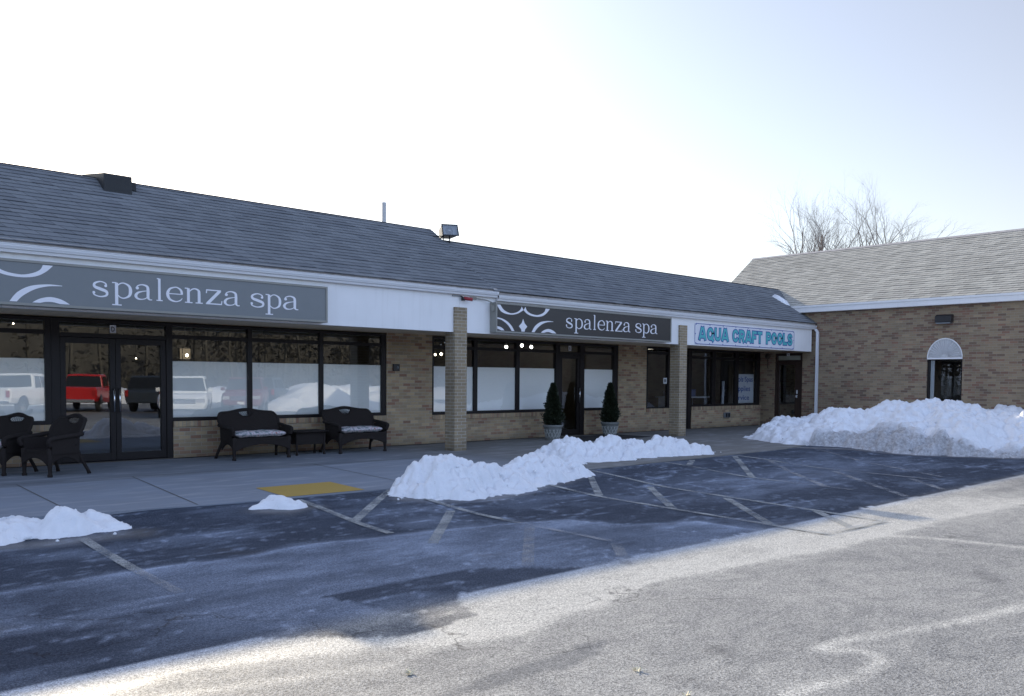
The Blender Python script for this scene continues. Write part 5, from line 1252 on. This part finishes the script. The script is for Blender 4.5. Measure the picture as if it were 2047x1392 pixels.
snow_pile('snow_bank', 'long snow berm at the far side of the lot, mirrored behind the cars', 'snow bank', hN, -20, 75, -50, -42.5, .5, lambda x, y: -.315, seed=37, lump=.2, lsc=1.2)
wd = MB(); rs = random.Random(5)
for k in range(260):
    if k < 190: x = rs.uniform(-25, 110); y = rs.uniform(-78, -56)
    else: x = rs.uniform(-75, -50); y = rs.uniform(-60, 10)
    h = rs.uniform(7, 12) if x < 45 else rs.uniform(5, 9)
    wd.tube([(x, y, -.2), (x + rs.uniform(-.3, .3), y, h * .55), (x + rs.uniform(-.6, .6), y, h)], [.17, .12, .03], 5, cap=False)
    for q in range(170):
        f = rs.random() ** .8; z = .6 + f * (h - .8); r_ = (1 - f) * 2.0 + .5; a = rs.random() * 6.283; rr_ = r_ * rs.random() ** .5
        c = Vector((x + rr_ * math.cos(a), y + rr_ * math.sin(a), z)); s_ = rs.uniform(.15, .42)
        e1 = Vector((rs.uniform(-1, 1), rs.uniform(-1, 1), rs.uniform(-.6, .6))).normalized() * s_; e2 = e1.cross(Vector((rs.uniform(-1, 1), rs.uniform(-1, 1), rs.uniform(-1, 1)))).normalized() * s_ * .5
        wd.add([c - e1, c - e2, c + e1, c + e2], [(0, 1, 2, 3)])
hl = MB(); hx = list(range(-140, 200, 10))  # dark backdrop added behind the trees to close sky gaps in the reflections
hl.add([(x, -84 + 2 * math.sin(x), -1.0) for x in hx] + [(x, -92, (12.0 if x < 30 else 10.0 if x < 70 else 7.5) + 1.2 * math.sin(x * .21) + .8 * math.sin(x * .53)) for x in hx], [(i, i + 1, len(hx) + i + 1, len(hx) + i) for i in range(len(hx) - 1)])
tag(hl.build('woods_backdrop', simple('dark_woods_backdrop', (.062, .060, .054), .95, var=.5, scale=.5), fix=False), kind='structure')
tag(wd.build('woods', simple('winter_woods', (.085, .082, .073), .9, var=.6, scale=.8), fix=False), kind='stuff')

# ------------------------------------------------------------------ lamps and goods seen through the glass
def lamp(x, y, z, r_, mat, label, name='ceiling_light', grp='lit lamps inside the shops', drop=0.0):
    t = thing(name, label, 'lamp', (x, y, z), grp)
    m_ = MB(); m_.lathe([(0.0, z - r_), (r_ * .7, z - r_ * .7), (r_, z), (r_ * .7, z + r_ * .7), (0.0, z + r_)], x, y, 12); m_.build('bulb', mat, t)
    s_ = MB(); s_.tube([(x, y, z + r_ * .8), (x, y, 2.615)], .008 if drop else r_ * .6, 6); s_.build('fitting', m_black, t)
LT = [(16.605, 2.383, 'leftmost of the three round white lights seen through the transom'), (17.218, 2.445, 'middle of the three round white lights seen through the transom'), (17.604, 2.414, 'rightmost of the three round white lights seen through the transom')]
for x, z, lb_ in LT: lamp(x, 3.0, z, .046, m_lampw, lb_)
lamp(14.04, 3.0, 2.10, .030, m_lamp, 'left warm bulb in the window strip beside the first pillar', 'chandelier_bulb', drop=1)
lamp(14.24, 3.0, 2.12, .036, m_lamp, 'right warm bulb in the window strip beside the first pillar', 'chandelier_bulb', drop=1)
lamp(6.29, 3.0, 1.83, .014, m_lamp, 'tiny warm bulb behind the right glass door', 'hanging_bulb', drop=1)
LN = thing('hanging_lantern', 'square glass lantern with a warm bulb hanging above the frosted film', 'lantern', (7.31, 3, 1.9), 'lit lamps inside the shops')
lm = MB(); 
for sx_ in (-1, 1):
    for sy_ in (-1, 1): lm.tube([(7.31 + sx_ * .10, 3 + sy_ * .10, 1.83), (7.31 + sx_ * .10, 3 + sy_ * .10, 2.08)], .008, 5)
lm.box(7.20, 7.42, 2.89, 3.11, 2.08, 2.10); lm.box(7.20, 7.42, 2.89, 3.11, 1.81, 1.83); lm.tube([(7.31, 3, 2.1), (7.31, 3, 2.61)], .008, 5); lm.build('cage', m_black, LN)
MB().box(7.23, 7.39, 2.92, 3.08, 1.84, 2.06).build('shade', emit_mat('warm_glass', (1.0, .78, .5), .22), LN)
MB().lathe([(0, 1.88), (.025, 1.9), (.028, 1.93), (0, 1.96)], 7.31, 2.905, 10).build('bulb', m_lamp, LN)
for x, z, lb_ in ((3.3, 2.33, 'leftmost warm spot light in the transom over the armchairs'), (3.75, 2.36, 'right warm spot light in the transom over the armchairs')): lamp(x, 1.6, z, .014, m_lamp, lb_, 'spot_light', drop=1)
TB = thing('folding_table', 'white folding table inside the pool shop window', 'table', (22.8, 1.4, 0))
MB().box(21.9, 24.0, 1.0, 1.75, .90, .94).build('table_top', m_paper, TB)
for x in (22.35, 23.8):
    lg = MB(); lg.tube([(x, 1.1, 0.012), (x, 1.1, .90)], .02, 6); lg.tube([(x, 1.65, 0.012), (x, 1.65, .90)], .02, 6); lg.tube([(x, 1.1, .3), (x, 1.65, .3)], .015, 6); lg.build('leg', m_paper, TB)
CBX = thing('white_cabinet', 'white cabinet at the left end of the pool shop table', 'cabinet', (21.9, 1.1, 0))
MB().box(21.55, 21.885, .75, 1.35, .012, .96).build('carcass', m_paper, CBX, bevel=.01); MB().box(21.60, 21.84, .735, .749, .10, .90).build('door', m_white, CBX)
ML = thing('folded_umbrella', 'white rolled pole leaning beside the mullion in the pool shop', 'pole', (23.75, .5, 0))
MB().tube([(23.70, .45, .012), (23.72, .42, 1.45)], [.055, .05], 8).build('roll', m_paper, ML)
rs = random.Random(12)
for k, (x, c_) in enumerate(((22.15, (.35, .4, .45)), (22.5, (.05, .05, .06)), (22.85, (.45, .42, .40)), (23.2, (.12, .16, .3)))):
    G = thing('supply_box', ['pale grey box', 'black box', 'cream box', 'blue box'][k] + ' of pool supplies on the folding table', 'box', (x, 1.35, .94), 'boxes on the folding table')
    hh_ = .16 + .05 * (k % 2); cmat = simple('carton_%d' % k, c_, .6)
    MB().box(x - .13, x + .13, 1.2, 1.5, .9405, .9405 + hh_).build('carton', cmat, G, bevel=.01); MB().box(x - .135, x + .135, 1.195, 1.505, .941 + hh_, .965 + hh_).build('lid', cmat, G, bevel=.006)
